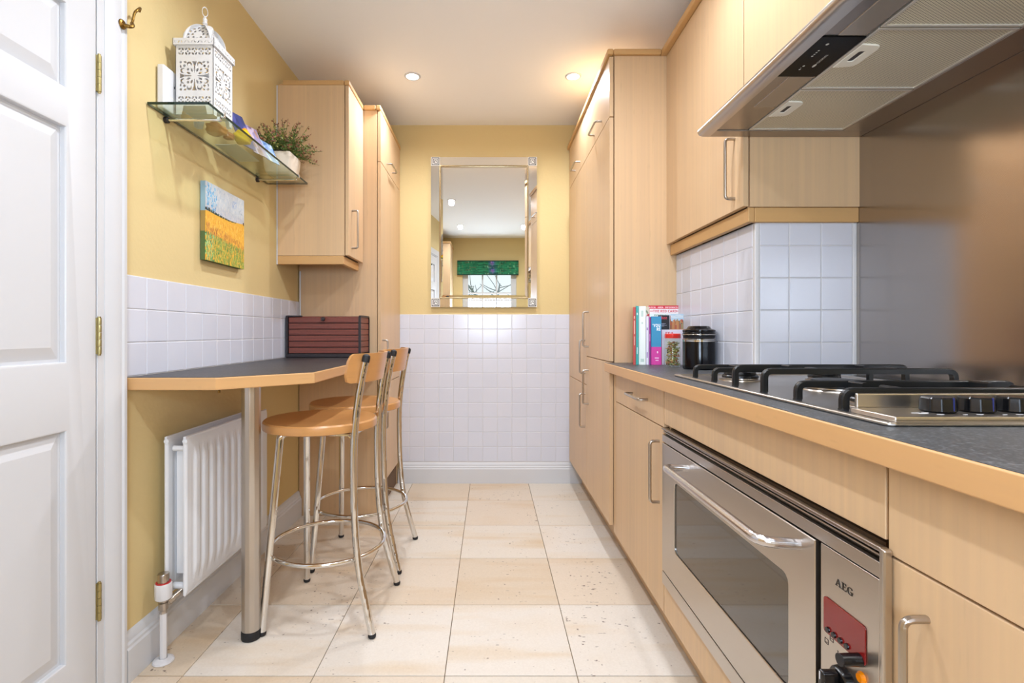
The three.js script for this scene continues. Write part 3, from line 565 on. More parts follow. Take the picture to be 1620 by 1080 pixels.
// ---------- splashback and cooker hood ----------
{
  const s = thing('splashback', 'brushed stainless steel splashback panel on the wall behind the hob', 'splashback', [1.17, 0.903, -1.1]);
  add(s, 'panel', block(1.1685, 1.1719, 0.903, 1.7, -1.612, -0.62, 0.0006), M.splash);
  const t = thing('cooker_hood', 'stainless steel cooker hood with mesh filters and black touch panel over the hob', 'extractor hood', [0.91, 1.657, -1.15]);
  const y = 1.657, a = 0.70, b = 1.598;
  // canopy: a sloping shell above the underside
  const P = [[0.668, y + 0.026], [0.80, y + 0.14], [RIGHT - 0.004, y + 0.14], [RIGHT - 0.004, y + 0.018], [0.668, y + 0.018]];
  add(t, 'canopy', metric(new THREE.ExtrudeGeometry(new THREE.Shape(P.map(([p, q]) => new THREE.Vector2(p, q))), { depth: b - a, bevelEnabled: false }).translate(0, 0, -b)), M.steelDark);
  const nose = [[0.693, y], [0.672, y + 0.0005], [0.660, y + 0.004], [0.6545, y + 0.012], [0.656, y + 0.021], [0.664, y + 0.027], [0.693, y + 0.027]];
  add(t, 'front_lip', metric(toCreasedNormals(new THREE.ExtrudeGeometry(new THREE.Shape(nose.map(([p, q]) => new THREE.Vector2(p, q))), { depth: b - a, bevelEnabled: false }).translate(0, 0, -b), 0.9)), M.steel);
  add(t, 'side_rim', block(0.692, RIGHT - 0.004, y, y + 0.02, -b, -1.55, 0.002), M.steelDark);
  add(t, 'side_rim', block(0.692, RIGHT - 0.004, y, y + 0.02, -0.748, -a, 0.002), M.steelDark);
  add(t, 'rear_rim', block(1.08, RIGHT - 0.004, y, y + 0.02, -1.5505, -0.7475, 0.002), M.steelDark);
  add(t, 'front_strip', block(0.692, 0.7885, y + 0.003, y + 0.018, -1.5495, -0.7485, 0.001), M.steelDark);
  const lampGlass = phy({ name: 'lamp_cover', color: rgb('#a59a8e'), roughness: 0.22, metalness: 0.6 });
  for (const [p, q] of [[1.224, 1.392], [0.885, 1.055]]) add(t, 'lamp_cover', block(0.724, 0.784, y + 0.001, y + 0.006, -q, -p, 0.004), lampGlass);
  const touch = canvasTex(256, 160, (c, w, h) => {                                   // u runs towards the camera, v from the front lip to the filters
    c.fillStyle = '#0b0b0c'; c.fillRect(0, 0, w, h);
    c.fillStyle = '#c9c9c4';
    for (const [x, yy, r] of [[214, 66, 5], [176, 62, 3], [164, 62, 3], [153, 62, 3], [141, 62, 3.4], [76, 72, 4], [62, 70, 2], [52, 72, 3.4]]) { c.beginPath(); c.ellipse(x, yy, r * 1.2, r, 0, 0, 7); c.fill(); }
    c.beginPath(); c.ellipse(78, 107, 12, 5, 0, 0, 7); c.fill();
    for (let k = 0; k < 8; k++) { c.fillRect(94 + k * 7.2, 103, 4.6, 8); c.fillStyle = '#0b0b0c'; c.fillRect(95.4 + k * 7.2, k % 2 ? 105 : 107, 2, 3); c.fillStyle = '#c9c9c4'; }
  });
  const S = new THREE.Shape(); S.moveTo(0, 0); S.lineTo(0.164, 0); S.lineTo(0.164, 0.085); S.quadraticCurveTo(0.163, 0.106, 0.14, 0.108); S.lineTo(0.016, 0.108); S.quadraticCurveTo(0.002, 0.107, 0, 0.098); S.lineTo(0, 0);
  const tg = plain(new THREE.ExtrudeGeometry(S, { depth: 0.003, bevelEnabled: false, curveSegments: 6 }));
  { const p = tg.attributes.position, uv = tg.attributes.uv; for (let i = 0; i < p.count; i++) uv.setXY(i, p.getX(i) / 0.164, p.getY(i) / 0.108); }
  // local x -> towards the camera, local y -> towards the front lip, local z -> down
  tg.applyMatrix4(new THREE.Matrix4().makeBasis(new THREE.Vector3(0, 0, 1), new THREE.Vector3(-1, 0, 0), new THREE.Vector3(0, -1, 0))); tg.translate(0.787, y + 0.0035, -1.222);
  add(t, 'touch_panel', tg, phy({ name: 'touch_glass', map: touch, roughness: 0.2, specularIntensity: 0.15 }));
  for (const [p, q, lc] of [[1.291, 1.547, 1.402], [1.029, 1.287, 1.133], [0.762, 1.0255, 0.87]]) {
    const f = add(t, 'filter', block(0.797, 1.072, y + 0.004, y + 0.016, -q + 0.006, -p - 0.006, 0.001), M.meshMetal);
    add(f, 'filter_frame', join([block(0.791, 0.798, y + 0.001, y + 0.016, -q, -p, 0.001), block(1.071, 1.079, y + 0.001, y + 0.016, -q, -p, 0.001), block(0.797, 1.072, y + 0.001, y + 0.016, -q, -q + 0.007, 0.001), block(0.797, 1.072, y + 0.001, y + 0.016, -p - 0.007, -p, 0.001)]), M.filterEdge);
    const ls = new THREE.Shape(); ls.moveTo(-0.048, 0); ls.lineTo(0.048, 0); ls.lineTo(0.044, 0.036); ls.quadraticCurveTo(0.04, 0.047, 0.028, 0.048); ls.lineTo(-0.028, 0.048); ls.quadraticCurveTo(-0.04, 0.047, -0.044, 0.036); ls.lineTo(-0.048, 0);
    ls.holes.push(roundRect(0.042, 0.013, 0.004, THREE.Path, 0, 0.02));
    const lg = extrudeZ(ls, 0.004, 0.001).applyMatrix4(new THREE.Matrix4().makeBasis(new THREE.Vector3(0, 0, -1), new THREE.Vector3(1, 0, 0), new THREE.Vector3(0, -1, 0))).translate(0.799, y + 0.004, -lc);
    add(f, 'latch', metric(lg), M.latch);
    add(f, 'latch_slot', block(0.8125, 0.8255, y + 0.0022, y + 0.0045, -lc - 0.021, -lc + 0.021, 0), M.ebony);
  }
}

// ---------- bar stools ----------
{
  const R = 0.0125, s = thing('bar_stool', 'nearer of two chrome bar stools with a round beech seat, beside the steel bar leg', 'stool', [-0.585, 0, -1.914], 'bar stools at the breakfast bar');
  origin.set(s, new THREE.Vector3());
  const seat = add(s, 'seat', metric(lathe([[0, 0.684], [0.196, 0.684], [0.205, 0.688], [0.2065, 0.7], [0.205, 0.713], [0.2, 0.7185], [0.17, 0.7175], [0.1, 0.7135], [0, 0.712]], 64, -0.055, 0, 0)), M.seat);
  const foot = (x, z, leg) => add(leg, 'rubber_foot', lathe([[0, 0], [0.0115, 0], [0.0138, 0.004], [0.0138, 0.011], [0.0122, 0.014]], 18, x, 0.001, z), M.rubber);
  for (const q of [1, -1]) {
    const fl = add(s, 'leg', sweep(bend([[-0.12, 0.677, 0.09 * q], [-0.160, 0.677, 0.113 * q], [-0.189, 0.012, 0.187 * q]], 0.03, 8), circle(R, 16), [0, 0, 1]), M.chrome);
    foot(-0.1892, 0.1872 * q, fl);
    const post = add(s, 'leg', sweep(spline([[0.191, 0.012, 0.181 * q], [0.166, 0.11, 0.17 * q], [0.14, 0.22, 0.16 * q], [0.124, 0.36, 0.153 * q], [0.118, 0.52, 0.15 * q], [0.119, 0.66, 0.149 * q], [0.13, 0.78, 0.148 * q], [0.148, 0.89, 0.148 * q], [0.161, 0.948, 0.148 * q]], 60), circle(R, 16), [0, 0, 1]), M.chrome);
    foot(0.1915, 0.1812 * q, post);
    add(post, 'end_cap', lathe([[0.0136, -0.012], [0.014, 0.004], [0.012, 0.0115], [0.006, 0.0155], [0, 0.0165]], 18, 0, 0, 0).rotateZ(-0.2).translate(0.1612, 0.9485, 0.148 * q), M.rubber);
    add(s, 'seat_bracket', join([block(0.02, 0.112, 0.6765, 0.6835, 0.128 * q - 0.012, 0.128 * q + 0.012, 0.001), rod([0.09, 0.68, 0.13 * q], [0.118, 0.68, 0.149 * q], 0.005)]), M.chrome);
  }
  add(s, 'seat_frame', join([rod([-0.15, 0.677, 0.108], [-0.15, 0.677, -0.108], 0.009), rod([-0.15, 0.677, 0.0], [0.1, 0.677, 0.0], 0.009), rod([0.1, 0.677, 0.13], [0.1, 0.677, -0.13], 0.009)]), M.chrome);
  const ring = new THREE.TorusGeometry(0.206, 0.0078, 12, 96).rotateX(Math.PI / 2).translate(-0.026, 0.25, 0);
  add(s, 'foot_ring', metric(ring), M.chrome);
  // bent backrest board with rounded ends
  const W = 0.21, H = 0.102, T = 0.013, RR = 0.30, cx = -0.119, nu = 48, bg = new THREE.BoxGeometry(2 * W, H, T, nu, 6, 1), p = bg.attributes.position, cr = 0.026;
  for (let i = 0; i < p.count; i++) {
    const u = p.getX(i), v = p.getY(i), w = p.getZ(i), e = Math.max(0, Math.abs(u) - (W - cr)), hh = H / 2 - cr + Math.sqrt(Math.max(0, cr * cr - e * e));
    const th = u / RR, rad = RR - T / 2 + w, y = v * hh / (H / 2);
    p.setXYZ(i, cx + rad * Math.cos(th) + 0.18 * y, 0.915 + y, -rad * Math.sin(th));
  }
  bg.deleteAttribute('normal'); bg.deleteAttribute('uv');
  add(s, 'backrest', metric(toCreasedNormals(mergeVertices(bg), 0.7)), M.seat);
  s.rotation.y = -0.05;
  const c = s.clone(); c.name = numbered('bar_stool'); c.position.set(-0.577, 0, -2.372); c.rotation.y = -0.05;
  c.userData = { label: 'farther of two chrome bar stools with a round beech seat, nearer the tiled wall', category: 'stool', group: 'bar stools at the breakfast bar' };
  scene.add(c);
}

// ---------- radiator ----------
{
  const t = thing('radiator', 'white double panel radiator on the left wall below the breakfast bar', 'radiator', [-1.02, 0, -1.92]);
  const z1 = -1.63, z0 = -2.225, y0 = 0.187, y1 = 0.704;
  const panel = (xf, th, name) => {
    const nz = 148, ny = 30, pos = [], idx = [];
    for (let j = 0; j <= ny; j++) for (let i = 0; i <= nz; i++) {
      const z = z0 + (z1 - z0) * i / nz, y = y0 + (y1 - y0) * j / ny, e = Math.min(z - z0, z1 - z);
      const along = Math.max(0, Math.min(1, (e - 0.02) / 0.006)), ph = (((z1 - z - 0.033) / 0.0485) % 1 + 1) % 1, flute = Math.max(0, Math.min(1, (0.34 - Math.abs(ph - 0.5)) / 0.11));
      const dy = Math.min(y - y0, y1 - y), tall = Math.max(0, Math.min(1, (dy - 0.045) / 0.03)), edge = Math.max(0, 1 - dy / 0.008), edgez = Math.max(0, 1 - e / 0.006);
      pos.push(xf - 0.0045 + 0.0065 * along * flute * tall - 0.006 * Math.max(edge * edge, edgez * edgez), y, z);
    }
    for (let j = 0; j < ny; j++) for (let i = 0; i < nz; i++) { const a = j * (nz + 1) + i, b = a + 1, c = a + nz + 1, d = c + 1; idx.push(a, c, b, b, c, d); }
    const g = new THREE.BufferGeometry(); g.setAttribute('position', new THREE.Float32BufferAttribute(pos, 3)); g.setIndex(idx); g.computeVertexNormals();
    return add(t, name, join([metric(g), block(xf - th, xf - 0.0075, y0 + 0.001, y1 - 0.001, z0 + 0.001, z1 - 0.001, 0.003)]), M.radiator);
  };
  const f = panel(-0.975, 0.017, 'front_panel'), b = panel(-1.036, 0.016, 'back_panel');
  for (const [p, x] of [[f, -0.984], [b, -1.044]]) add(p, 'end_plug', join([lathe([[0, 0.002], [0.0045, 0.0018], [0.007, 0]], 16, 0, 0, 0).rotateX(Math.PI / 2).translate(x, y1 - 0.016, z1), new THREE.TorusGeometry(0.0072, 0.0012, 8, 20).translate(x, y1 - 0.016, z1)]), M.radiator);
  const fins = []; for (let k = 0; k < 24; k++) { const z = z1 - 0.03 - k * 0.0225; fins.push(block(-1.028, -0.993, 0.25, 0.655, z - 0.0006, z + 0.0006, 0)); }
  add(t, 'convector_fins', join(fins), M.radiator);
  add(t, 'connector', rod([-1.032, 0.662, z1 - 0.02], [-0.99, 0.662, z1 - 0.02], 0.009), M.radiator);
  add(t, 'connector', rod([-1.032, 0.215, z1 - 0.02], [-0.99, 0.215, z1 - 0.02], 0.011), M.radiator);
  add(t, 'wall_bracket', join([block(LEFT, -1.05, 0.25, 0.64, -1.76, -1.73, 0.001), block(LEFT, -1.05, 0.25, 0.64, -2.12, -2.09, 0.001)]), M.radiator);
  const vx = -1.034, vz = -1.6;
  const v = add(t, 'valve', lathe([[0.008, 0.15], [0.0105, 0.152], [0.0105, 0.162], [0.0135, 0.165], [0.0135, 0.186], [0.011, 0.188], [0.0155, 0.191], [0.0155, 0.197]], 24, vx, 0, vz), M.nickel);
  add(v, 'valve_head', lathe([[0.0175, 0.196], [0.0235, 0.2], [0.0245, 0.206], [0.0245, 0.246], [0.0225, 0.249], [0, 0.249]], 28, vx, 0, vz), M.whitePlastic);
  add(v, 'red_ring', lathe([[0.0165, 0.2485], [0.0215, 0.2485], [0.0215, 0.2515], [0.0165, 0.2515]], 28, vx, 0, vz), phy({ name: 'red_plastic', color: rgb('#c2262b'), roughness: 0.35 }));
  add(v, 'valve_cap', lathe([[0.0165, 0.2505], [0.0165, 0.276], [0.0155, 0.278], [0, 0.278]], 28, vx, 0, vz), M.nickel);
  add(v, 'tail_piece', join([rod([vx, 0.176, vz], [-1.0, 0.206, -1.652], 0.0085), rod([vx + 0.008, 0.183, vz - 0.012], [vx + 0.016, 0.19, vz - 0.024], 0.0125)]), M.nickel);
  add(t, 'pipe', rod([vx, 0.008, vz], [vx, 0.155, vz], 0.0105, 20), M.whitePlastic);
  add(t, 'floor_collar', lathe([[0.012, 0.012], [0.02, 0.011], [0.029, 0.006], [0.031, 0.001], [0, 0.001]], 28, vx, 0, vz), M.whitePlastic);
}

// ---------- mirror ----------
{
  const z = FAR + 0.003, x0 = -0.4075, x1 = 0.3215, y0 = 1.214, y1 = 2.246, k = 0.062, t = thing('wall_mirror', 'tall wall mirror with mirrored border strips and etched corner squares', 'mirror', [-0.043, 1.73, z - 0.003]);
  add(t, 'backing', block(x0 + 0.004, x1 - 0.004, y0 + 0.004, y1 - 0.004, z - 0.0055, z + 0.006, 0), M.ebony);
  // centre glass with a bevelled edge
  const bv = (a, b, c, d, zi, zo, w) => {                      // a bevelled sheet of mirror
    const o = [[a, c], [b, c], [b, d], [a, d]], i = [[a + w, c + w], [b - w, c + w], [b - w, d - w], [a + w, d - w]], pos = [];
    const q = (A, B, C, D) => pos.push(...A, ...B, ...C, ...A, ...C, ...D);
    for (let n = 0; n < 4; n++) { const m = (n + 1) % 4; q([...o[n], zo], [...o[m], zo], [...i[m], zi], [...i[n], zi]); q([...o[n], z + 0.004], [...o[m], z + 0.004], [...o[m], zo], [...o[n], zo]); }
    q([...i[0], zi], [...i[1], zi], [...i[2], zi], [...i[3], zi]);
    const g = new THREE.BufferGeometry(); g.setAttribute('position', new THREE.Float32BufferAttribute(pos, 3)); g.computeVertexNormals();
    return metric(g);
  };
  add(t, 'centre_glass', bv(x0 + k, x1 - k, y0 + k, y1 - k, z + 0.0135, z + 0.0105, 0.02), M.mirror);
  const slope = (a, b, c, d, dir) => {                         // border strip that falls towards its outer edge
    const zi = z + 0.0165, zo = dir === 'y-' ? z + 0.015 : z + 0.0125, Z = (p, q) => dir === 'x-' ? (p === a ? zo : zi) : dir === 'x+' ? (p === b ? zo : zi) : dir === 'y-' ? (q === c ? zo : zi) : (q === d ? zo : zi);
    const g = new THREE.BufferGeometry(), pos = [], V = (p, q, f) => [p, q, f ? Z(p, q) : z + 0.0045];
    const quad = (...v) => pos.push(...v[0], ...v[1], ...v[2], ...v[0], ...v[2], ...v[3]);
    quad(V(a, c, 1), V(b, c, 1), V(b, d, 1), V(a, d, 1));
    quad(V(a, c, 0), V(b, c, 0), V(b, c, 1), V(a, c, 1)); quad(V(b, c, 0), V(b, d, 0), V(b, d, 1), V(b, c, 1)); quad(V(b, d, 0), V(a, d, 0), V(a, d, 1), V(b, d, 1)); quad(V(a, d, 0), V(a, c, 0), V(a, c, 1), V(a, d, 1));
    g.setAttribute('position', new THREE.Float32BufferAttribute(pos, 3)); g.computeVertexNormals();
    return metric(g);
  };
  const e = 0.0008, kk = k - 0.005;
  add(t, 'border_strip', slope(x0, x0 + kk, y0 + k + e, y1 - k - e, 'x-'), M.mirror);
  add(t, 'border_strip', slope(x1 - kk, x1, y0 + k + e, y1 - k - e, 'x+'), M.mirror);
  add(t, 'border_strip', slope(x0 + k + e, x1 - k - e, y0, y0 + kk, 'y-'), M.mirror);
  add(t, 'border_strip', slope(x0 + k + e, x1 - k - e, y1 - kk, y1, 'y+'), M.mirror);
  const key = canvasTex(64, 64, (c) => {
    c.fillStyle = '#efeeea'; c.fillRect(0, 0, 64, 64); c.strokeStyle = '#2b2826'; c.lineWidth = 5; c.strokeRect(8, 8, 48, 48);
    c.lineWidth = 4; c.beginPath(); c.moveTo(17, 47); c.lineTo(17, 17); c.lineTo(47, 17); c.lineTo(47, 47); c.lineTo(27, 47); c.lineTo(27, 27); c.lineTo(38, 27); c.lineTo(38, 38); c.stroke();
  });
  const etched = std({ name: 'etched_mirror', map: key, metalness: 0.1, roughness: 0.6 });
  for (const [px, py] of [[x0, y0], [x1 - k, y0], [x0, y1 - k], [x1 - k, y1 - k]]) {
    const g = plain(new RoundedBoxGeometry(k, k, 0.014, 1, 0.002)), P = g.attributes.position, uv = g.attributes.uv;
    for (let i = 0; i < P.count; i++) uv.setXY(i, P.getX(i) / k + 0.5, P.getY(i) / k + 0.5);
    add(t, 'corner_square', g.translate(px + k / 2, py + k / 2, z + 0.0115), etched);
  }
  for (const [a, b, c, d] of [[x0 + k - 0.004, x0 + k + 0.004, y0 + k, y1 - k], [x1 - k - 0.004, x1 - k + 0.004, y0 + k, y1 - k], [x0 + k - 0.004, x1 - k + 0.004, y0 + k - 0.004, y0 + k + 0.004], [x0 + k - 0.004, x1 - k + 0.004, y1 - k - 0.004, y1 - k + 0.004]])
    add(t, 'bead', block(a, b, c, d, z + 0.005, z + 0.0225, 0.0035), M.beadMetal);
}

// ---------- downlights: a glowing lamp in a white ring, and its light just below it ----------
[[-0.435, 2.83, 'lit round ceiling downlight above the mirror, the one left of the middle'], [0.465, 2.83, 'lit round ceiling downlight close to the tall right-hand cupboards'], [-0.42, 1.48, 'lit round ceiling downlight above the breakfast bar, seen only in the mirror'], [0.45, 1.48, 'lit round ceiling downlight in front of the cooker hood, out of direct view'], [-0.40, 0.2, 'lit round ceiling downlight near the window, the left one in the mirror'], [0.45, 0.2, 'lit round ceiling downlight near the window, above the right worktop']].forEach(([x, d, label], i) => {
  const t = thing('downlight', label, 'light', [x, TOP - 0.006, -d], 'ceiling downlights');
  add(t, 'trim_ring', lathe([[0.034, 0], [0.035, -0.005], [0.041, -0.006], [0.046, -0.002], [0.046, 0.0]], 36, x, TOP, -d), M.gloss);
  add(t, 'lamp', lathe([[0, -0.0075], [0.02, -0.0068], [0.033, -0.003], [0.0335, -0.0005]], 32, x, TOP, -d), M.lampGlow);
  const l = new THREE.SpotLight(LAMP.color, LAMP.power, 0, 1.46, 0.62, 2);
  l.name = 'downlight_beam'; l.position.set(x, TOP - 0.03, -d); l.target.position.set(x, 0, -d); l.shadow.radius = 1.6;
  scene.add(l); scene.add(l.target);
});

// ---------- glass shelf and what stands on it ----------
const SH = 1.768;                                              // top of the shelf
{
  const t = thing('glass_shelf', 'clear glass wall shelf with dark polished edges holding the white lantern and plant', 'shelf', [-0.99, 1.76, -2.03]);
  const x0 = LEFT + 0.001, x1 = -0.89, z0 = -2.465, z1 = -1.598;
  const g = plain(new THREE.BoxGeometry(x1 - x0 - 0.003, 0.0076, z1 - z0 - 0.003).translate((x0 + x1) / 2, SH - 0.004, (z0 + z1) / 2));
  add(t, 'glass', metric(g), M.shelfGlass);
  add(t, 'polished_edge', join([block(x1 - 0.0016, x1, SH - 0.008, SH, z0, z1, 0), block(x0, x1, SH - 0.008, SH, z1 - 0.0016, z1, 0), block(x0, x1, SH - 0.008, SH, z0, z0 + 0.0016, 0), block(x0, x0 + 0.0012, SH - 0.008, SH, z0, z1, 0)]), M.glassEdge);
  for (const d of [1.69, 2.352]) {
    const b = add(t, 'bracket', join([rod([LEFT, 1.749, -d], [-0.905, 1.749, -d], 0.0045), block(-0.911, -0.899, 1.7445, 1.7595, -d - 0.006, -d + 0.006, 0.002)]), M.chrome);
    add(b, 'wall_rosette', rod([LEFT - 0.002, 1.749, -d], [LEFT + 0.009, 1.749, -d], 0.0105, 18), M.ebony);
    add(b, 'glass_clip', block(-0.898, -0.886, 1.7555, 1.7735, -d - 0.006, -d + 0.006, 0.002), M.chrome);
  }
}
{ // pierced lantern
  const t = thing('lantern', 'white pierced metal lantern with a domed top and ring on the glass shelf', 'lantern', [-0.988, SH, -1.752]);
  const cx = -0.988, cz = -1.752, W = 0.126, y0 = 0.028, H = 0.206, th = 0.0016;
  const lens = (x, y, a, l, w) => { const h = new THREE.Path(), c = Math.cos(a), s = Math.sin(a), p = (u, v) => [x + u * c - v * s, y + u * s + v * c]; h.moveTo(...p(-l, 0)); h.quadraticCurveTo(...p(0, w), ...p(l, 0)); h.quadraticCurveTo(...p(0, -w), ...p(-l, 0)); return h; };
  const poly = (pts) => { const h = new THREE.Path(); h.moveTo(...pts[0]); for (const p of pts.slice(1)) h.lineTo(...p); h.lineTo(...pts[0]); return h; };
  const dot = (x, y, r) => { const h = new THREE.Path(); h.absellipse(x, y, r, r, 0, Math.PI * 2, true); return h; };
  const crescent = (x, y, r, a, b, w) => { const o = [], i = []; for (let k = 0; k <= 7; k++) { const q = a + (b - a) * k / 7, m = Math.sin(Math.PI * k / 7) * w; o.push([x + (r + m / 2) * Math.cos(q), y + (r + m / 2) * Math.sin(q)]); i.unshift([x + (r - m / 2) * Math.cos(q), y + (r - m / 2) * Math.sin(q)]); } return poly([...o, ...i.slice(1, -1)]); };
  const near = (a, b) => { for (const p of a) for (let i = 0, j = b.length - 1; i < b.length; j = i++) { const ux = b[i].x - b[j].x, uy = b[i].y - b[j].y, l = ux * ux + uy * uy, t = l ? Math.max(0, Math.min(1, ((p.x - b[j].x) * ux + (p.y - b[j].y) * uy) / l)) : 0; if (Math.hypot(p.x - b[j].x - t * ux, p.y - b[j].y - t * uy) < 0.0007) return true; } return false; };
  const inside = (p, b) => { let c = false; for (let i = 0, j = b.length - 1; i < b.length; j = i++) if ((b[i].y > p.y) !== (b[j].y > p.y) && p.x < (b[j].x - b[i].x) * (p.y - b[i].y) / (b[j].y - b[i].y) + b[i].x) c = !c; return c; };
  const apart = (holes, w) => { const kept = []; for (const h of holes) { const a = h.getPoints(8); if (a.some((p) => Math.abs(p.x) > w - 0.004)) continue; if (!kept.some(([, b]) => near(a, b) || near(b, a) || inside(a[0], b) || inside(b[0], a))) kept.push([h, a]); } return kept.map(([h]) => h); };
  const side = () => {
    const S = new THREE.Shape(); const w = W / 2;
    S.moveTo(-w, -y0); S.lineTo(-w + 0.02, -y0); S.lineTo(-w + 0.026, 0); S.lineTo(w - 0.026, 0); S.lineTo(w - 0.02, -y0); S.lineTo(w, -y0); S.lineTo(w, H); S.lineTo(-w, H); S.lineTo(-w, -y0);
    const hs = [];
    const cy = 0.1;
    for (let k = 0; k < 4; k++) {
      const a = k * Math.PI / 2, c = Math.cos(a), s = Math.sin(a), P = (u, v) => [u * c - v * s, cy + u * s + v * c];
      hs.push(poly([P(0.010, 0.001), P(0.034, 0.0032), P(0.043, 0.0064), P(0.0485, 0.0082), P(0.0485, -0.0082), P(0.043, -0.0064), P(0.034, -0.0032), P(0.010, -0.001)]));
      for (const m of [1, -1]) {
        const Q = (u, v) => P(u, v * m), cr = (u, v, r, a0, a1, wd) => { const o = Q(u, v), A = (q) => { const p0 = Q(u + Math.cos(q), v + Math.sin(q)); return Math.atan2(p0[1] - o[1], p0[0] - o[0]); }; let A0 = A(a0), A1 = A(a1); if (m > 0) while (A1 < A0) A1 += 2 * Math.PI; else while (A1 > A0) A1 -= 2 * Math.PI; return crescent(o[0], o[1], r, A0, A1, wd); };
        hs.push(cr(0.037, 0.0175, 0.0074, -2.3, 2.3, 0.0072));
        hs.push(lens(...Q(0.0195, 0.0095), Math.atan2(Q(1, 0.42)[1] - Q(0, 0)[1], Q(1, 0.42)[0] - Q(0, 0)[0]), 0.0076, 0.0074));
        hs.push(lens(...Q(0.046, 0.031), Math.atan2(Q(0.2, 1)[1] - Q(0, 0)[1], Q(0.2, 1)[0] - Q(0, 0)[0]), 0.0058, 0.006));
      }
      for (const [q, r] of [[0.0215, 0.0044], [0.0335, 0.0046], [0.0455, 0.0042]]) hs.push(dot(...P(q, q), r));
    }
    for (const yb of [0.02, 0.182]) for (let k = 0; k < 5; k++) {
      const x = -0.0448 + 0.0224 * k;
      for (const i of [1, -1]) for (const j of [1, -1]) hs.push(lens(x + 0.0053 * i, yb + 0.0075 * j, -i * j * Math.PI / 4, 0.0058, 0.0068));
      hs.push(poly([[x - 0.003, yb], [x, yb - 0.0042], [x + 0.003, yb], [x, yb + 0.0042]]));
      if (k < 4) for (const j of [1, -1]) hs.push(poly([[x + 0.0112 - 0.0026, yb + 0.0095 * j], [x + 0.0112, yb + 0.0058 * j], [x + 0.0112 + 0.0026, yb + 0.0095 * j]]));
    }
    S.holes = apart(hs, w);
    return plain(extrudeZ(S, th)).translate(0, 0, W / 2 - th);
  };
  for (let k = 0; k < 4; k++) add(t, 'side_panel', metric(side().rotateY(k * Math.PI / 2).translate(cx, SH + y0 + 0.0006, cz)), M.whiteMetal);
  const yt = SH + y0 + H, w2 = W / 2 + 0.006;
  add(t, 'top_gallery', join([0, 1, 2, 3].map((k) => { const S = new THREE.Shape(); S.moveTo(-w2, 0); S.lineTo(w2, 0); S.lineTo(w2, 0.022); S.lineTo(-w2, 0.022); S.lineTo(-w2, 0); for (let j = 0; j < 12; j++) S.holes.push(lens(-0.0605 + 0.011 * j, 0.009, (j % 2 ? 1 : -1) * 0.9, 0.006, 0.0042)); return extrudeZ(S, th).translate(0, 0, w2 - th).rotateY(k * Math.PI / 2).translate(cx, yt - 0.004, cz); })), M.whiteMetal);
  add(t, 'base_plate', block(cx - W / 2 + 0.002, cx + W / 2 - 0.002, SH + y0 + 0.001, SH + y0 + 0.003, cz - W / 2 + 0.002, cz + W / 2 - 0.002, 0), M.whiteMetal);
  for (let k = 0; k < 4; k++) {                                // four arched dome leaves
    const S = new THREE.Shape(), r = 0.05; S.moveTo(-r, 0); S.lineTo(r, 0); S.lineTo(r, 0.048); S.absarc(0, 0.048, r, 0, Math.PI, false); S.lineTo(-r, 0);
    for (let j = 0; j < 14; j++) S.holes.push(dot(0.033 * Math.cos(j * Math.PI / 7), 0.046 + 0.033 * Math.sin(j * Math.PI / 7), 0.0046));
    for (let j = 0; j < 8; j++) S.holes.push(dot(0.018 * Math.cos(j * Math.PI / 4), 0.046 + 0.018 * Math.sin(j * Math.PI / 4), 0.0042));
    for (const m of [1, -1]) S.holes.push(poly([[m * 0.044, 0.004], [m * 0.030, 0.004], [m * 0.044, 0.016]]));
    const g = plain(extrudeZ(S, th)), p = g.attributes.position;
    for (let i = 0; i < p.count; i++) p.setZ(i, p.getZ(i) + 0.051 - 4.8 * p.getY(i) * p.getY(i));
    g.deleteAttribute('normal'); g.computeVertexNormals();
    add(t, 'dome_leaf', metric(g.rotateY(k * Math.PI / 2).translate(cx, yt - 0.0005, cz)), M.whiteMetal);
  }
  add(t, 'finial', lathe([[0.015, 0.092], [0.01, 0.096], [0.005, 0.1], [0.0085, 0.106], [0.006, 0.113], [0.0075, 0.12], [0.003, 0.13], [0, 0.133]], 20, cx, yt, cz), M.whiteMetal);
  add(t, 'hanging_ring', metric(new THREE.TorusGeometry(0.012, 0.0015, 8, 32).scale(0.72, 1.35, 1).rotateY(0.7).translate(cx, yt + 0.147, cz)), M.whiteMetal);
}
{ // white wall-plate shaped gadget
  const t = thing('alarm', 'flat white plastic alarm unit leaning on the wall left of the lantern', 'alarm', [-1.072, SH, -1.69]);
  add(t, 'case', block(LEFT + 0.002, -1.06, SH + 0.0004, SH + 0.145, -1.737, -1.642, 0.005), M.whitePlastic);
  add(t, 'vent_hole', join([0, 1, 2, 3, 4].map((k) => block(-1.0605, -1.0594, SH + 0.088 + 0.009 * (k % 2), SH + 0.095 + 0.009 * (k % 2), -1.70 - 0.008 * k, -1.695 - 0.008 * k, 0))), M.ebony);
  add(t, 'print', join([block(-1.0605, -1.0596, SH + 0.05, SH + 0.0515, -1.725, -1.675, 0), block(-1.0605, -1.0596, SH + 0.036, SH + 0.0375, -1.722, -1.68, 0)]), M.latch);
}
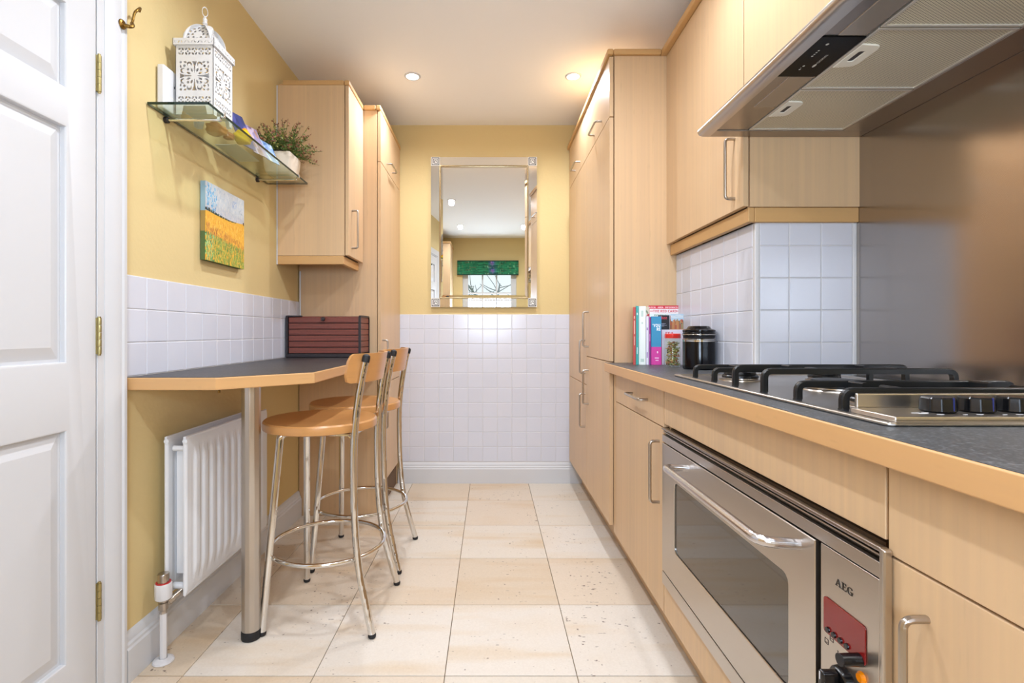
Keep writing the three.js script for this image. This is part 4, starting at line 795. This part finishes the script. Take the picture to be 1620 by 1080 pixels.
{ // ornaments and cards
  const lump = (rx, ry, rz, sd) => { const g = mergeVertices(new THREE.IcosahedronGeometry(1, 4).deleteAttribute('uv').deleteAttribute('normal')), p = g.attributes.position; for (let i = 0; i < p.count; i++) { const v = new THREE.Vector3().fromBufferAttribute(p, i), k = 1 + 0.16 * Math.sin(3.1 * v.x + sd) * Math.cos(2.7 * v.z - sd) + 0.09 * Math.sin(7 * v.y + 5 * v.x + sd) + 0.05 * Math.sin(11 * v.z + 3 * sd); p.setXYZ(i, v.x * k * rx, Math.max(-0.8, v.y * k) * ry, v.z * k * rz); } g.computeVertexNormals(); return metric(g); };
  const a = thing('ornament', 'small amber-brown lump seen through the glass shelf, right of the lantern', 'ornament', [-1.01, SH, -1.86]);
  add(a, 'body', lump(0.036, 0.022, 0.042, 1.3).translate(-1.012, SH + 0.0182, -1.865), phy({ name: 'amber', color: rgb('#b87a35'), roughness: 0.3 }));
  add(a, 'head', lump(0.018, 0.016, 0.018, 2.1).translate(-0.99, SH + 0.0132, -1.912), phy({ name: 'dark_amber', color: rgb('#a0622c'), roughness: 0.3 }));
  const b = thing('ornament', 'small yellow lump on the glass shelf beside the leaning cards', 'ornament', [-0.965, SH, -1.95]);
  add(b, 'body', lump(0.034, 0.028, 0.036, 3.7).translate(-0.955, SH + 0.023, -1.952), phy({ name: 'yellow_lacquer', color: rgb('#d9b812'), roughness: 0.25 }));
  add(b, 'cap', lump(0.014, 0.012, 0.014, 0.4).translate(-0.952, SH + 0.0475, -1.957), phy({ name: 'orange_lacquer', color: rgb('#e0902a'), roughness: 0.3 }));
  const c = thing('card', 'plain white card lying flat on the glass shelf near the wall', 'card', [-1.02, SH, -2.06]);
  add(c, 'sheet', block(-1.07, -0.985, SH + 0.0003, SH + 0.0022, -2.16, -1.965, 0.0006), M.whitePlastic);
  add(c, 'fold', block(-1.07, -0.985, SH + 0.0024, SH + 0.0038, -2.158, -1.967, 0.0006), M.whitePlastic);
  const art = (cols, sd) => canvasTex(128, 96, (q, w, h) => { let s = sd; const r = () => (s = (s * 16807) % 2147483647) / 2147483647; q.fillStyle = cols[0]; q.fillRect(0, 0, w, h); for (let k = 0; k < 26; k++) { q.fillStyle = cols[Math.floor(r() * cols.length)]; q.globalAlpha = 0.8; q.beginPath(); q.ellipse(r() * w, r() * h, 4 + r() * 18, 3 + r() * 12, r() * 3, 0, 7); q.fill(); } q.globalAlpha = 1; });
  const leaflet = (label, x, d, turn, lean, w, h, cols, sd) => {
    const o = thing('leaflet', label, 'leaflet', [x, SH, -d], 'leaflets at the shelf edge');
    const g = plain(new RoundedBoxGeometry(w, h, 0.0024, 1, 0.0006)), p = g.attributes.position, uv = g.attributes.uv;
    for (let i = 0; i < p.count; i++) uv.setXY(i, p.getX(i) / w + 0.5, p.getY(i) / h + 0.5);
    g.translate(0, h / 2, 0).rotateX(lean).translate(0, 0.0012 + Math.abs(Math.sin(lean)) * 0.0008, 0);
    o.rotation.y = turn; const m = new THREE.Mesh(g, phy({ name: 'printed_card', map: art(cols, sd), roughness: 0.35 })); m.name = 'cover'; o.add(m);
    const pg = plain(new THREE.BoxGeometry(w - 0.004, h - 0.004, 0.0012)).translate(0, h / 2, -0.0022).rotateX(lean).translate(0, 0.0016 + Math.abs(Math.sin(lean)) * 0.0008, 0); const m2 = new THREE.Mesh(pg, M.whitePlastic); m2.name = 'pages'; o.add(m2);
  };
  leaflet('dark blue leaflet leaning on the glass shelf, the one nearest the lantern', -0.955, 2.0, 1.3, -0.45, 0.085, 0.162, ['#27357f', '#31408f', '#1d2a66', '#5a5fb0'], 11);
  leaflet('purple and brown leaflet leaning on the glass shelf, the middle one of three', -0.945, 2.085, 1.3, -0.45, 0.085, 0.14, ['#8d7fae', '#a0715a', '#c9b7cc', '#6a3d52'], 23);
  leaflet('pale blue picture leaflet leaning on the glass shelf, nearest the plant pot', -0.93, 2.17, 1.34, -0.45, 0.085, 0.1, ['#4f86c6', '#9db7cf', '#d5d8d4', '#2d59a8'], 37);
}
{ // plant
  const cx = -0.978, cz = -2.375, t = thing('potted_plant', 'bushy green plant with reddish tips in a cream square pot on the shelf end', 'plant', [cx, SH, cz]);
  const g = mergeVertices(new RoundedBoxGeometry(2, 1, 2, 4, 0.25).deleteAttribute('uv').deleteAttribute('normal')), p = g.attributes.position;
  for (let i = 0; i < p.count; i++) { const y = p.getY(i) + 0.5, k = 0.058 + 0.012 * y; p.setXYZ(i, p.getX(i) * k, y * 0.111 + 0.0004 - 0.012 * y * Math.abs(p.getX(i) * p.getZ(i)), p.getZ(i) * k); }
  add(t, 'pot', metric(toCreasedNormals(g, 0.6)).translate(cx, SH, cz), std({ name: 'cream_ceramic', color: rgb('#e3d6c4'), roughness: 0.6, bumpMap: plasterT, bumpScale: 0.002 }));
  add(t, 'soil', lathe([[0.058, 0.106], [0.055, 0.1105], [0, 0.113]], 24, cx, SH, cz), std({ name: 'soil', color: rgb('#3b2b1e'), roughness: 1 }));
  const stems = [], leaves = [[], [], []];
  const leaf = (P, dir, l) => { const q = new THREE.Quaternion().setFromUnitVectors(new THREE.Vector3(0, 1, 0), dir.clone().normalize()); const s = new THREE.BufferGeometry(); s.setAttribute('position', new THREE.Float32BufferAttribute([0, 0, 0, 0.32 * l, 0.5 * l, 0.08 * l, 0, l, 0, 0, 0, 0, 0, l, 0, -0.32 * l, 0.5 * l, 0.08 * l], 3)); s.applyMatrix4(new THREE.Matrix4().makeRotationY(rr(0, 6.3))); s.applyQuaternion(q); s.translate(P.x, P.y, P.z); s.computeVertexNormals(); return metric(s); };
  for (let k = 0; k < 190; k++) {
    const a = rr(0, 6.283), r0 = rr(0, 0.045), lean = rr(0.05, 1.5), L = rr(0.06, 0.165), x = cx + r0 * Math.cos(a), z = cz + r0 * Math.sin(a);
    const D = new THREE.Vector3(Math.cos(a) * Math.sin(lean) + 0.12, Math.cos(lean), Math.sin(a) * Math.sin(lean)).normalize();
    const A = new THREE.Vector3(x, SH + 0.107, z), pts = [];
    for (let j = 0; j <= 4; j++) { const q = j / 4; pts.push(A.clone().addScaledVector(D, L * q).add(new THREE.Vector3(0, -0.02 * q * q * Math.sin(lean), 0))); }
    for (const P of pts) P.x = Math.max(P.x, LEFT + 0.006);
    stems.push(sweep(pts, circle(0.0009, 4), [0, 0.2, 1]));
    for (let j = 0; j < 20; j++) { const q = 0.2 + 0.8 * j / 19, i = Math.min(3, Math.floor(q * 4)), P = pts[i].clone().lerp(pts[i + 1], q * 4 - i); leaves[q > 0.86 ? 2 : rnd() < 0.35 ? 1 : 0].push(leaf(P, D.clone().multiplyScalar(0.45).add(new THREE.Vector3(rr(-1, 1), rr(-0.7, 0.8), rr(-1, 1))), rr(0.008, 0.0155))); }
  }
  add(t, 'stems', join(stems), std({ name: 'stem_green', color: rgb('#5d6a32'), roughness: 0.8 }));
  ['#5a7434', '#99964c', '#8b5a43'].forEach((h, i) => { const m = add(t, 'foliage', join(leaves[i]), phy({ name: 'leaf', color: rgb(h), roughness: 0.6, side: THREE.DoubleSide })); m.userData.kind = 'stuff'; });
}

// ---------- canvas painting ----------
{
  const t = thing('canvas_painting', 'small square canvas painting of a golden field under a cloudy sky', 'painting', [LEFT + 0.01, 1.31, -2.04]);
  const art = canvasTex(512, 512, (q, w, h) => {
    let s = 4242; const r = () => (s = (s * 16807) % 2147483647) / 2147483647, R = (a, b) => a + (b - a) * r();
    const stroke = (c, x, y, dx, dy, lw, al) => { q.globalAlpha = al; q.strokeStyle = c; q.lineWidth = lw; q.beginPath(); q.moveTo(x, y); q.lineTo(x + dx, y + dy); q.stroke(); };
    q.fillStyle = '#c9cdd8'; q.fillRect(0, 0, w, h);
    for (let k = 0; k < 500; k++) { const x = R(0, w), y = R(0, 190); stroke(x < 125 + R(-15, 15) ? ['#4d9ad8', '#6cb2e2', '#8fc6ea', '#3f86c8'][Math.floor(r() * 4)] : ['#cfd0d8', '#dcdade', '#bfc6d6', '#d6d2d2', '#b3bccf'][Math.floor(r() * 5)], x, y, R(-8, 8), R(8, 26), R(4, 11), 0.7); }
    for (let k = 0; k < 40; k++) stroke('#86a3d8', R(330, 400), R(40, 90), R(-6, 6), R(6, 16), R(3, 6), 0.6);
    for (let k = 0; k < 14; k++) stroke('#7d8a99', R(430, 480), R(95, 120), R(-8, 8), R(-5, 5), R(3, 6), 0.6);
    q.globalAlpha = 1; q.fillStyle = '#e6ad35'; q.beginPath(); q.moveTo(0, 190); q.bezierCurveTo(150, 186, 330, 205, w, 178); q.lineTo(w, h); q.lineTo(0, h); q.fill();
    for (let k = 0; k < 160; k++) { const x = R(0, 390), y = 186 + 14 * Math.sin(x / 160); stroke(['#1f3f33', '#2c5340', '#16302a', '#3c2f24'][Math.floor(r() * 4)], x, y, R(-4, 4), -R(3, 26) * Math.max(0.2, 1 - x / 420), R(4, 10), 0.85); }
    for (let k = 0; k < 10; k++) stroke('#3a2620', R(490, 505), R(168, 180), 2, R(4, 14), 7, 0.9);
    for (let k = 0; k < 800; k++) { const x = R(0, w), y = R(205, 330); stroke(['#e8a92c', '#f0bd4a', '#d98f24', '#efc765', '#e19a30'][Math.floor(r() * 5)], x, y, R(-4, 4), R(8, 24), R(3, 7), 0.7); }
    for (let k = 0; k < 420; k++) { const x = R(0, w), y = R(250, 330) + x * 0.14; stroke(['#a4612c', '#8c4f2a', '#c27a33', '#e2a84a', '#b9772f'][Math.floor(r() * 5)], x, y, R(-5, 5), R(12, 34), R(2, 4), 0.8); }
    for (let k = 0; k < 1500; k++) { const x = R(0, w), y = R(318, h) + x * 0.09; stroke(x < 95 ? ['#5aa659', '#8fce86', '#2f7a49', '#b5e0a0', '#1f6a4a'][Math.floor(r() * 5)] : ['#7c9c3c', '#5f8434', '#93ab4d', '#4a6f2c', '#a9b35a'][Math.floor(r() * 5)], x, y, R(-6, 6), R(8, 30), R(2, 6), 0.8); }
    q.globalAlpha = 1;
  });
  const z0 = -2.186, z1 = -1.892, y0 = 1.3115, y1 = 1.6085, X = LEFT + 0.0215;
  const g = block(X - 0.0035, X, y0, y1, z0, z1, 0.0012), p = g.attributes.position, uv = g.attributes.uv;
  for (let i = 0; i < p.count; i++) uv.setXY(i, (z1 - p.getZ(i)) / (z1 - z0), (p.getY(i) - y0) / (y1 - y0));
  add(t, 'painted_canvas', g, std({ name: 'oil_paint', map: art, roughness: 0.6, bumpMap: plasterT, bumpScale: 0.0012 }));
  const wrap = canvasTex(64, 256, (q, w, h) => { q.fillStyle = '#8fb0c4'; q.fillRect(0, 0, w, 96); q.fillStyle = '#a08448'; q.fillRect(0, 96, w, 66); q.fillStyle = '#54683a'; q.fillRect(0, 162, w, 94); });
  const g2 = block(LEFT, X - 0.0036, y0 + 0.0004, y1 - 0.0004, z0 + 0.0004, z1 - 0.0004, 0.0006), p2 = g2.attributes.position, uv2 = g2.attributes.uv;
  for (let i = 0; i < p2.count; i++) uv2.setXY(i, 0.5, (p2.getY(i) - y0) / (y1 - y0));
  add(t, 'wrapped_edge', g2, std({ name: 'painted_edge', map: wrap, roughness: 0.8 }));
}

// ---------- bread bin ----------
{
  const Y = 0.9064, x0 = -1.0765, x1 = -0.682, z1 = -2.66, z0 = -2.858, H = 0.222, t = thing('bread_bin', 'red-brown slatted wooden bread bin with black edges on the breakfast bar', 'bread bin', [-0.88, Y, -2.76]);
  add(t, 'base', block(x0, x1, Y, Y + 0.02, z0, z1, 0.004), M.ebony);
  add(t, 'inside', block(x0 + 0.012, x1 - 0.012, Y + 0.018, Y + H - 0.012, z0 + 0.004, z1 - 0.014, 0), M.ebony);
  const n = 6, s0 = Y + 0.022, sp = (H - 0.03) / n;
  for (let k = 0; k < n; k++) add(t, 'slat', block(x0 + 0.014, x1 - 0.012, s0 + sp * k + 0.0016, s0 + sp * (k + 1) - 0.0016, z1 - 0.0125, z1 - 0.004, 0.003), M.rosewood);
  for (let k = 0; k < n; k++) add(t, 'end_slat', block(x1 - 0.0125, x1 - 0.003, s0 + sp * k + 0.0012, s0 + sp * (k + 1) - 0.0012, z0 + 0.004, z1 - 0.012, 0.003), M.rosewood);
  for (const [x, e] of [[x0 + 0.006, 1], [x1 - 0.005, -1]]) add(t, 'edge_rail', sweep(bend([[x, Y + 0.004, z1 - 0.004], [x, Y + H - 0.003, z1 - 0.004], [x, Y + H - 0.003, z0 + 0.006], [x, Y + 0.004, z0 + 0.006]], 0.014, 5), [[-0.006, -0.0045], [0.006, -0.0045], [0.006, 0.0045], [-0.006, 0.0045]], [0, 0, 1]), M.ebony);
  add(t, 'top', block(x0 + 0.004, x1 - 0.004, Y + H - 0.011, Y + H - 0.004, z0 + 0.004, z1 - 0.018, 0.002), M.rosewood);
  add(t, 'top_strip', block(x0, x0 + 0.085, Y + H - 0.008, Y + H + 0.0005, z1 - 0.014, z1 - 0.002, 0.003), M.ebony);
  add(t, 'knob', lathe([[0.004, 0], [0.0045, 0.006], [0.0105, 0.011], [0.0115, 0.016], [0.009, 0.021], [0, 0.022]], 24, 0, 0, 0).rotateX(Math.PI / 2).translate(-0.876, Y + 0.204, z1 - 0.0045), M.ebony);
}

// ---------- books, brochure, jar and canister on the worktop ----------
{
  const Y = 0.9024;
  const cover = (w, h, draw) => canvasTex(w, h, draw);
  const flat = (h, r = 0.45) => phy({ name: 'printed_cover', color: rgb(h), roughness: r });
  const paper = std({ name: 'paper', color: rgb('#e9e4da'), roughness: 0.9 });
  // a book standing upright, spine to the camera: spine at depth d, left edge x, thickness w, height h, page depth p
  const book = (label, x, w, h, d, p, colour, spine, lean = 0) => {
    const o = thing('book', label, 'book', [x + w / 2 + p / 2 * 0.2667, Y, -d - p / 2 * 0.9638], 'books standing on the worktop');
    o.rotation.y = -0.27; w *= 0.955;
    const c = 0.0012, g1 = join([block(-w / 2, -w / 2 + c, 0, h, -p / 2, p / 2, 0), block(w / 2 - c, w / 2, 0, h, -p / 2, p / 2, 0)]);
    const m = new THREE.Mesh(g1, flat(colour)); m.name = 'cover'; o.add(m);
    const pg = new THREE.Mesh(block(-w / 2 + c, w / 2 - c, 0.003, h - 0.003, -p / 2 + 0.002, p / 2 - 0.001, 0), paper); pg.name = 'pages'; o.add(pg);
    const sg = plain(new RoundedBoxGeometry(w, h, 0.0016, 1, 0.0006)).translate(0, h / 2, p / 2 - 0.0003), P = sg.attributes.position, uv = sg.attributes.uv;
    for (let i = 0; i < P.count; i++) uv.setXY(i, P.getX(i) / w + 0.5, P.getY(i) / h);
    const s = new THREE.Mesh(sg, spine.isMaterial ? spine : phy({ name: 'printed_spine', map: spine, roughness: 0.45 })); s.name = 'spine'; o.add(s);
    if (lean) o.rotation.z = lean;
    return o;
  };
  const spineTex = (bg, fg, marks) => cover(32, 256, (q, w, h) => { q.fillStyle = bg; q.fillRect(0, 0, w, h); q.fillStyle = fg; for (const [y, l, k] of marks) q.fillRect(w * (0.5 - k / 2), y, w * k, l); });
  const D = 2.15;
  book('thin red-spined book, leftmost in the row on the worktop', 0.6075, 0.0115, 0.245, D, 0.135, '#b5342a', spineTex('#b93a2e', '#e8b9a4', [[40, 12, 0.3], [60, 60, 0.25], [130, 40, 0.2]]));
  book('thin teal-spined book between the red one and the thick white one', 0.6195, 0.0115, 0.25, D, 0.138, '#1f9a95', spineTex('#2aa09a', '#d7efe9', [[30, 10, 0.4], [180, 30, 0.3]]));
  book('thick white-spined book next to the thin teal one', 0.6315, 0.030, 0.249, D, 0.137, '#e4ebe6', spineTex('#e8eeea', '#b9ccc4', [[20, 26, 0.3], [70, 8, 0.2], [230, 14, 0.5]]));
  book('slim pale lilac book between the thick white book and the purple one', 0.6625, 0.0115, 0.206, D, 0.125, '#d9d3e6', spineTex('#e2dced', '#a98bbd', [[60, 14, 0.5], [190, 30, 0.4]]));
  book('thin purple-spined book beside the blue and pink one', 0.675, 0.0075, 0.202, D, 0.13, '#8c2480', spineTex('#96288a', '#d9a7d2', [[90, 40, 0.3]]));
  const yr = cover(128, 512, (q, w, h) => { q.fillStyle = '#1a87b4'; q.fillRect(0, 0, w, h); q.fillStyle = '#cf1f94'; q.fillRect(0, h * 0.63, w, h * 0.37); q.fillStyle = '#f4f7f8'; q.font = 'bold 44px sans-serif'; q.textAlign = 'right'; q.fillText("'YOU", w - 10, 112); q.fillText('RE', w - 10, 150); q.fillStyle = '#f2c9e4'; q.beginPath(); q.ellipse(w * 0.62, h * 0.74, 9, 12, 0, 0, 7); q.fill(); q.fillRect(w * 0.35, h * 0.85, w * 0.4, 10); q.fillRect(w * 0.42, h * 0.9, w * 0.3, 8); });
  book('thick book with a spine blue above and bright pink below', 0.683, 0.043, 0.205, D - 0.005, 0.115, '#1a87b4', yr);
  // covers facing the camera
  const facing = (name, label, cat, x, w, h, d, th, tex, y = Y, group = 'books standing on the worktop', lean = 0) => {
    const o = thing(name, label, cat, [x + w / 2, y, -d - th / 2], group);
    const g = plain(new RoundedBoxGeometry(w, h, 0.0016, 1, 0.0006)).translate(0, h / 2, th / 2 - 0.0008), P = g.attributes.position, uv = g.attributes.uv;
    for (let i = 0; i < P.count; i++) uv.setXY(i, P.getX(i) / w + 0.5, P.getY(i) / h);
    const m = new THREE.Mesh(g, phy({ name: 'printed_front', map: tex, roughness: 0.4 })); m.name = 'front_cover'; o.add(m);
    const b = new THREE.Mesh(block(-w / 2 + 0.001, w / 2 - 0.001, 0.001, h - 0.001, -th / 2 + 0.001, th / 2 - 0.0016, 0), paper); b.name = 'pages'; o.add(b);
    const k = new THREE.Mesh(block(-w / 2, w / 2, 0, h, -th / 2, -th / 2 + 0.001, 0), paper); k.name = 'back_cover'; o.add(k);
    o.rotation.x = lean;
    return o;
  };
  facing('brochure', 'brochure with a red frame and red lettering, tallest at the back of the books', 'brochure', 0.712, 0.148, 0.258, 2.275, 0.01, cover(512, 900, (q, w, h) => {
    q.fillStyle = '#d3213c'; q.fillRect(0, 0, w, h); q.fillStyle = '#f6eef0'; q.fillRect(16, 52, w - 32, h - 70);
    q.fillStyle = '#ffe9ec'; q.font = 'bold 34px sans-serif'; q.textAlign = 'center'; q.fillText('LOCAL · AREA · INFORMATION', w / 2, 40);
    q.fillStyle = '#d3213c'; q.font = 'bold 54px sans-serif'; q.fillText('THE RED CARD', w / 2, 106); q.fillRect(24, 74, 50, 6); q.fillRect(24, 92, 50, 5); q.fillRect(w - 74, 74, 50, 6); q.fillRect(w - 74, 92, 50, 5);
    q.fillStyle = '#e9f1ee'; q.fillRect(16, 128, w - 32, 46); q.fillStyle = '#57776d'; q.font = 'bold 34px sans-serif'; q.fillText('ENGLISH LANGUAGE', w / 2, 164); q.fillStyle = '#bfe0d2'; q.fillRect(16, 176, w - 32, 60);
  }), Y, 'brochures and covers behind the jar');
  facing('magazine', 'cream magazine with a red pattern just left of the red-framed brochure', 'magazine', 0.665, 0.05, 0.252, 2.272, 0.008, cover(128, 512, (q, w, h) => { q.fillStyle = '#d8cdb8'; q.fillRect(0, 0, w, h); q.fillStyle = '#8f9a82'; q.beginPath(); q.ellipse(80, 40, 40, 16, 0.5, 0, 7); q.fill(); q.fillStyle = '#c2404e'; q.fillRect(0, 66, w, 44); q.fillStyle = '#e6ded0'; q.beginPath(); q.ellipse(70, 62, 36, 20, 0.3, 0, 7); q.fill(); }), Y, 'brochures and covers behind the jar');
  facing('picture_book', 'tall cover with a photograph of orange-brown buildings under a pale sky', 'book', 0.778, 0.069, 0.218, 2.215, 0.012, cover(256, 700, (q, w, h) => {
    let s = 99; const r = () => (s = (s * 16807) % 2147483647) / 2147483647;
    q.fillStyle = '#b9d3e4'; q.fillRect(0, 0, w, h); q.fillStyle = '#d5e2ea'; for (let k = 0; k < 10; k++) { q.beginPath(); q.ellipse(r() * w, 10 + r() * 50, 50, 12, 0, 0, 7); q.fill(); }
    for (let k = 0; k < 60; k++) { const x = r() * w, y = 70 + r() * 90; q.fillStyle = ['#b06a42', '#c68a58', '#8f6a4a', '#a7906a', '#b85a44', '#6d6a58'][Math.floor(r() * 6)]; q.fillRect(x, y, 12 + r() * 24, h); }
    q.fillStyle = '#b5653c'; q.fillRect(12, 30, 12, 400); q.fillRect(34, 22, 9, 400); q.fillStyle = '#c08b5a'; q.fillRect(0, 210, w, h);
  }), Y, 'brochures and covers behind the jar');
  facing('booklet', 'black booklet with red lettering at its top, behind the white cover', 'book', 0.7285, 0.05, 0.212, 2.195, 0.008, cover(256, 900, (q, w, h) => { q.fillStyle = '#15131b'; q.fillRect(0, 0, w, h); q.fillStyle = '#d0434f'; q.font = 'bold 74px sans-serif'; q.fillText('Chee', 22, 74); q.fillStyle = '#a9adc2'; for (const [y, l] of [[150, 150], [166, 120], [182, 170], [200, 110]]) q.fillRect(24, y, l, 6); }), Y, 'brochures and covers behind the jar');
  const itb = facing('cookbook', 'white cookbook cover with red lettering and dark bottle pictures, behind the glass jar', 'book', 0.7265, 0.094, 0.149, 2.15, 0.014, cover(512, 800, (q, w, h) => { q.fillStyle = '#ddd6e4'; q.fillRect(0, 0, w, h); q.fillStyle = '#c0283c'; q.fillRect(0, 0, 18, h); q.font = 'bold 110px serif'; q.fillText('ITA', 96, 130); q.fillStyle = '#efe6ea'; q.font = 'bold 20px sans-serif'; q.fillStyle = '#2a1c1c'; q.beginPath(); q.ellipse(180, 470, 44, 90, 0.2, 0, 7); q.fill(); q.fillRect(190, 300, 24, 110); q.beginPath(); q.ellipse(180, 700, 50, 50, 0, 0, 7); q.fill(); q.fillStyle = '#6a7a3c'; q.beginPath(); q.ellipse(190, 700, 26, 30, 0, 0, 7); q.fill(); }), Y, 'brochures and covers behind the jar');

  // glass jar of pasta with a red lid
  const jx = 0.738, jz = -2.045, j = thing('jar', 'small glass jar of dried pasta with a red lid, left of the black canister', 'jar', [jx, Y, jz]);
  add(j, 'glass', lathe([[0, 0.001], [0.03, 0.001], [0.033, 0.005], [0.033, 0.1], [0.029, 0.112], [0.029, 0.12]], 32, jx, Y, jz), phy({ name: 'jar_glass', color: rgb('#f3f8f2'), transmission: 1, thickness: 0, roughness: 0.03 }));
  add(j, 'lid', lathe([[0.0305, 0.114], [0.031, 0.116], [0.031, 0.13], [0.029, 0.1325], [0, 0.1325]], 32, jx, Y, jz), phy({ name: 'red_lid', color: rgb('#d8342c'), roughness: 0.3 }));
  const pasta = [[], [], []];
  for (let k = 0; k < 260; k++) { const a = rr(0, 6.283), r = 0.0235 * Math.sqrt(rnd()), y = rr(0.008, 0.098), g = new THREE.TorusGeometry(rr(0.0035, 0.006), 0.0016, 5, 8, rr(2, 4.5)).rotateX(rr(0, 3)).rotateY(rr(0, 6)); pasta[k % 3].push(metric(g.translate(jx + r * Math.cos(a), Y + y, jz + r * Math.sin(a)))); }
  ['#c9b981', '#8d9557', '#b9794f'].forEach((h, i) => { const m = add(j, 'pasta', join(pasta[i]), std({ name: 'pasta', color: rgb(h), roughness: 0.8 })); m.userData.kind = 'stuff'; });

  // black storage canister with a wire clamp
  const kx = 0.784, kz = -1.9, c = thing('canister', 'glossy black storage canister with a domed lid and wire clamp on the worktop', 'canister', [kx, Y, kz]);
  const blk = phy({ name: 'black_glaze', color: rgb('#08080c'), roughness: 0.12, specularIntensity: 0.5 });
  add(c, 'body', lathe([[0, 0.001], [0.055, 0.001], [0.0575, 0.004], [0.0575, 0.108], [0.056, 0.114], [0.053, 0.118], [0, 0.118]], 48, kx, Y, kz), blk);
  add(c, 'seal', lathe([[0.0535, 0.117], [0.056, 0.1185], [0.056, 0.1225], [0.0535, 0.124]], 48, kx, Y, kz), M.rubber);
  add(c, 'lid', lathe([[0.053, 0.123], [0.0575, 0.125], [0.0575, 0.135], [0.0555, 0.138], [0.058, 0.141], [0.058, 0.146], [0.05, 0.15], [0.044, 0.151], [0.038, 0.159], [0.034, 0.161], [0, 0.162]], 48, kx, Y, kz), blk);
  const band = (y, r) => metric(new THREE.TorusGeometry(r, 0.0016, 8, 64).rotateX(Math.PI / 2).translate(kx, Y + y, kz));
  add(c, 'clamp', join([band(0.112, 0.0575), band(0.129, 0.059), sweep(bend([[kx + 0.056, Y + 0.129, kz + 0.012], [kx + 0.064, Y + 0.13, kz + 0.014], [kx + 0.064, Y + 0.095, kz + 0.014], [kx + 0.064, Y + 0.095, kz - 0.006], [kx + 0.064, Y + 0.13, kz - 0.006], [kx + 0.056, Y + 0.129, kz - 0.004]], 0.004), circle(0.0013, 8), [0, 0, 1])]), M.chrome);
  add(c, 'clamp_band', lathe([[0.0578, 0.103], [0.0588, 0.1035], [0.0588, 0.1085], [0.0578, 0.109]], 48, kx, Y, kz), M.chrome);
}

// ---------- garden beyond the window (only the mirror looks that way) ----------
{
  const g = structure('garden_ground');
  add(g, 'lawn', block(-6, 6, -0.2, -0.01, 1.1, 12, 0), std({ name: 'lawn', color: rgb('#7d9a5a'), roughness: 1 }));
  const t = thing('garden_tree', 'bare garden tree outside the window, faint in the mirror', 'tree', [0.1, -0.01, 5.2]);
  const limb = (a, b, r) => sweep([a, [(a[0] + b[0]) / 2 + rr(-0.06, 0.06), (a[1] + b[1]) / 2, (a[2] + b[2]) / 2 + rr(-0.06, 0.06)], b], circle(r, 6), [0.3, 0, 1], (q) => 1 - 0.4 * q);
  const bark = std({ name: 'bark', color: rgb('#8f9696'), roughness: 0.95 });
  add(t, 'trunk', limb([0.1, -0.01, 5.2], [0.15, 1.5, 5.2], 0.09), bark);
  for (let k = 0; k < 9; k++) {
    const a = k * 0.7 + rr(0, 0.4), y = rr(1.0, 1.6), L = rr(0.9, 1.5), e = [0.12 + L * Math.cos(a), y + rr(0.3, 1.0), 5.2 + 0.6 * L * Math.sin(a)], tw = [];
    for (let j = 0; j < 9; j++) { const q = rr(0.35, 1), s = [0.12 + (e[0] - 0.12) * q, y + (e[1] - y) * q, 5.2 + (e[2] - 5.2) * q]; tw.push(limb(s, [s[0] + rr(-0.45, 0.45), s[1] + rr(0.0, 0.5), s[2] + rr(-0.3, 0.3)], 0.011)); }
    const b = add(t, 'branch', limb([0.12, y, 5.2], e, 0.035), bark);
    add(b, 'twigs', join(tw), bark);
  }
}

scene.traverse((o) => { if (o.isMesh) { o.castShadow = !/pane|glass$/.test(o.name); o.receiveShadow = true; } if (o.isSpotLight) { o.castShadow = true; o.shadow.mapSize.set(1024, 1024); o.shadow.bias = -0.0005; } });
renderer.render(scene, camera);
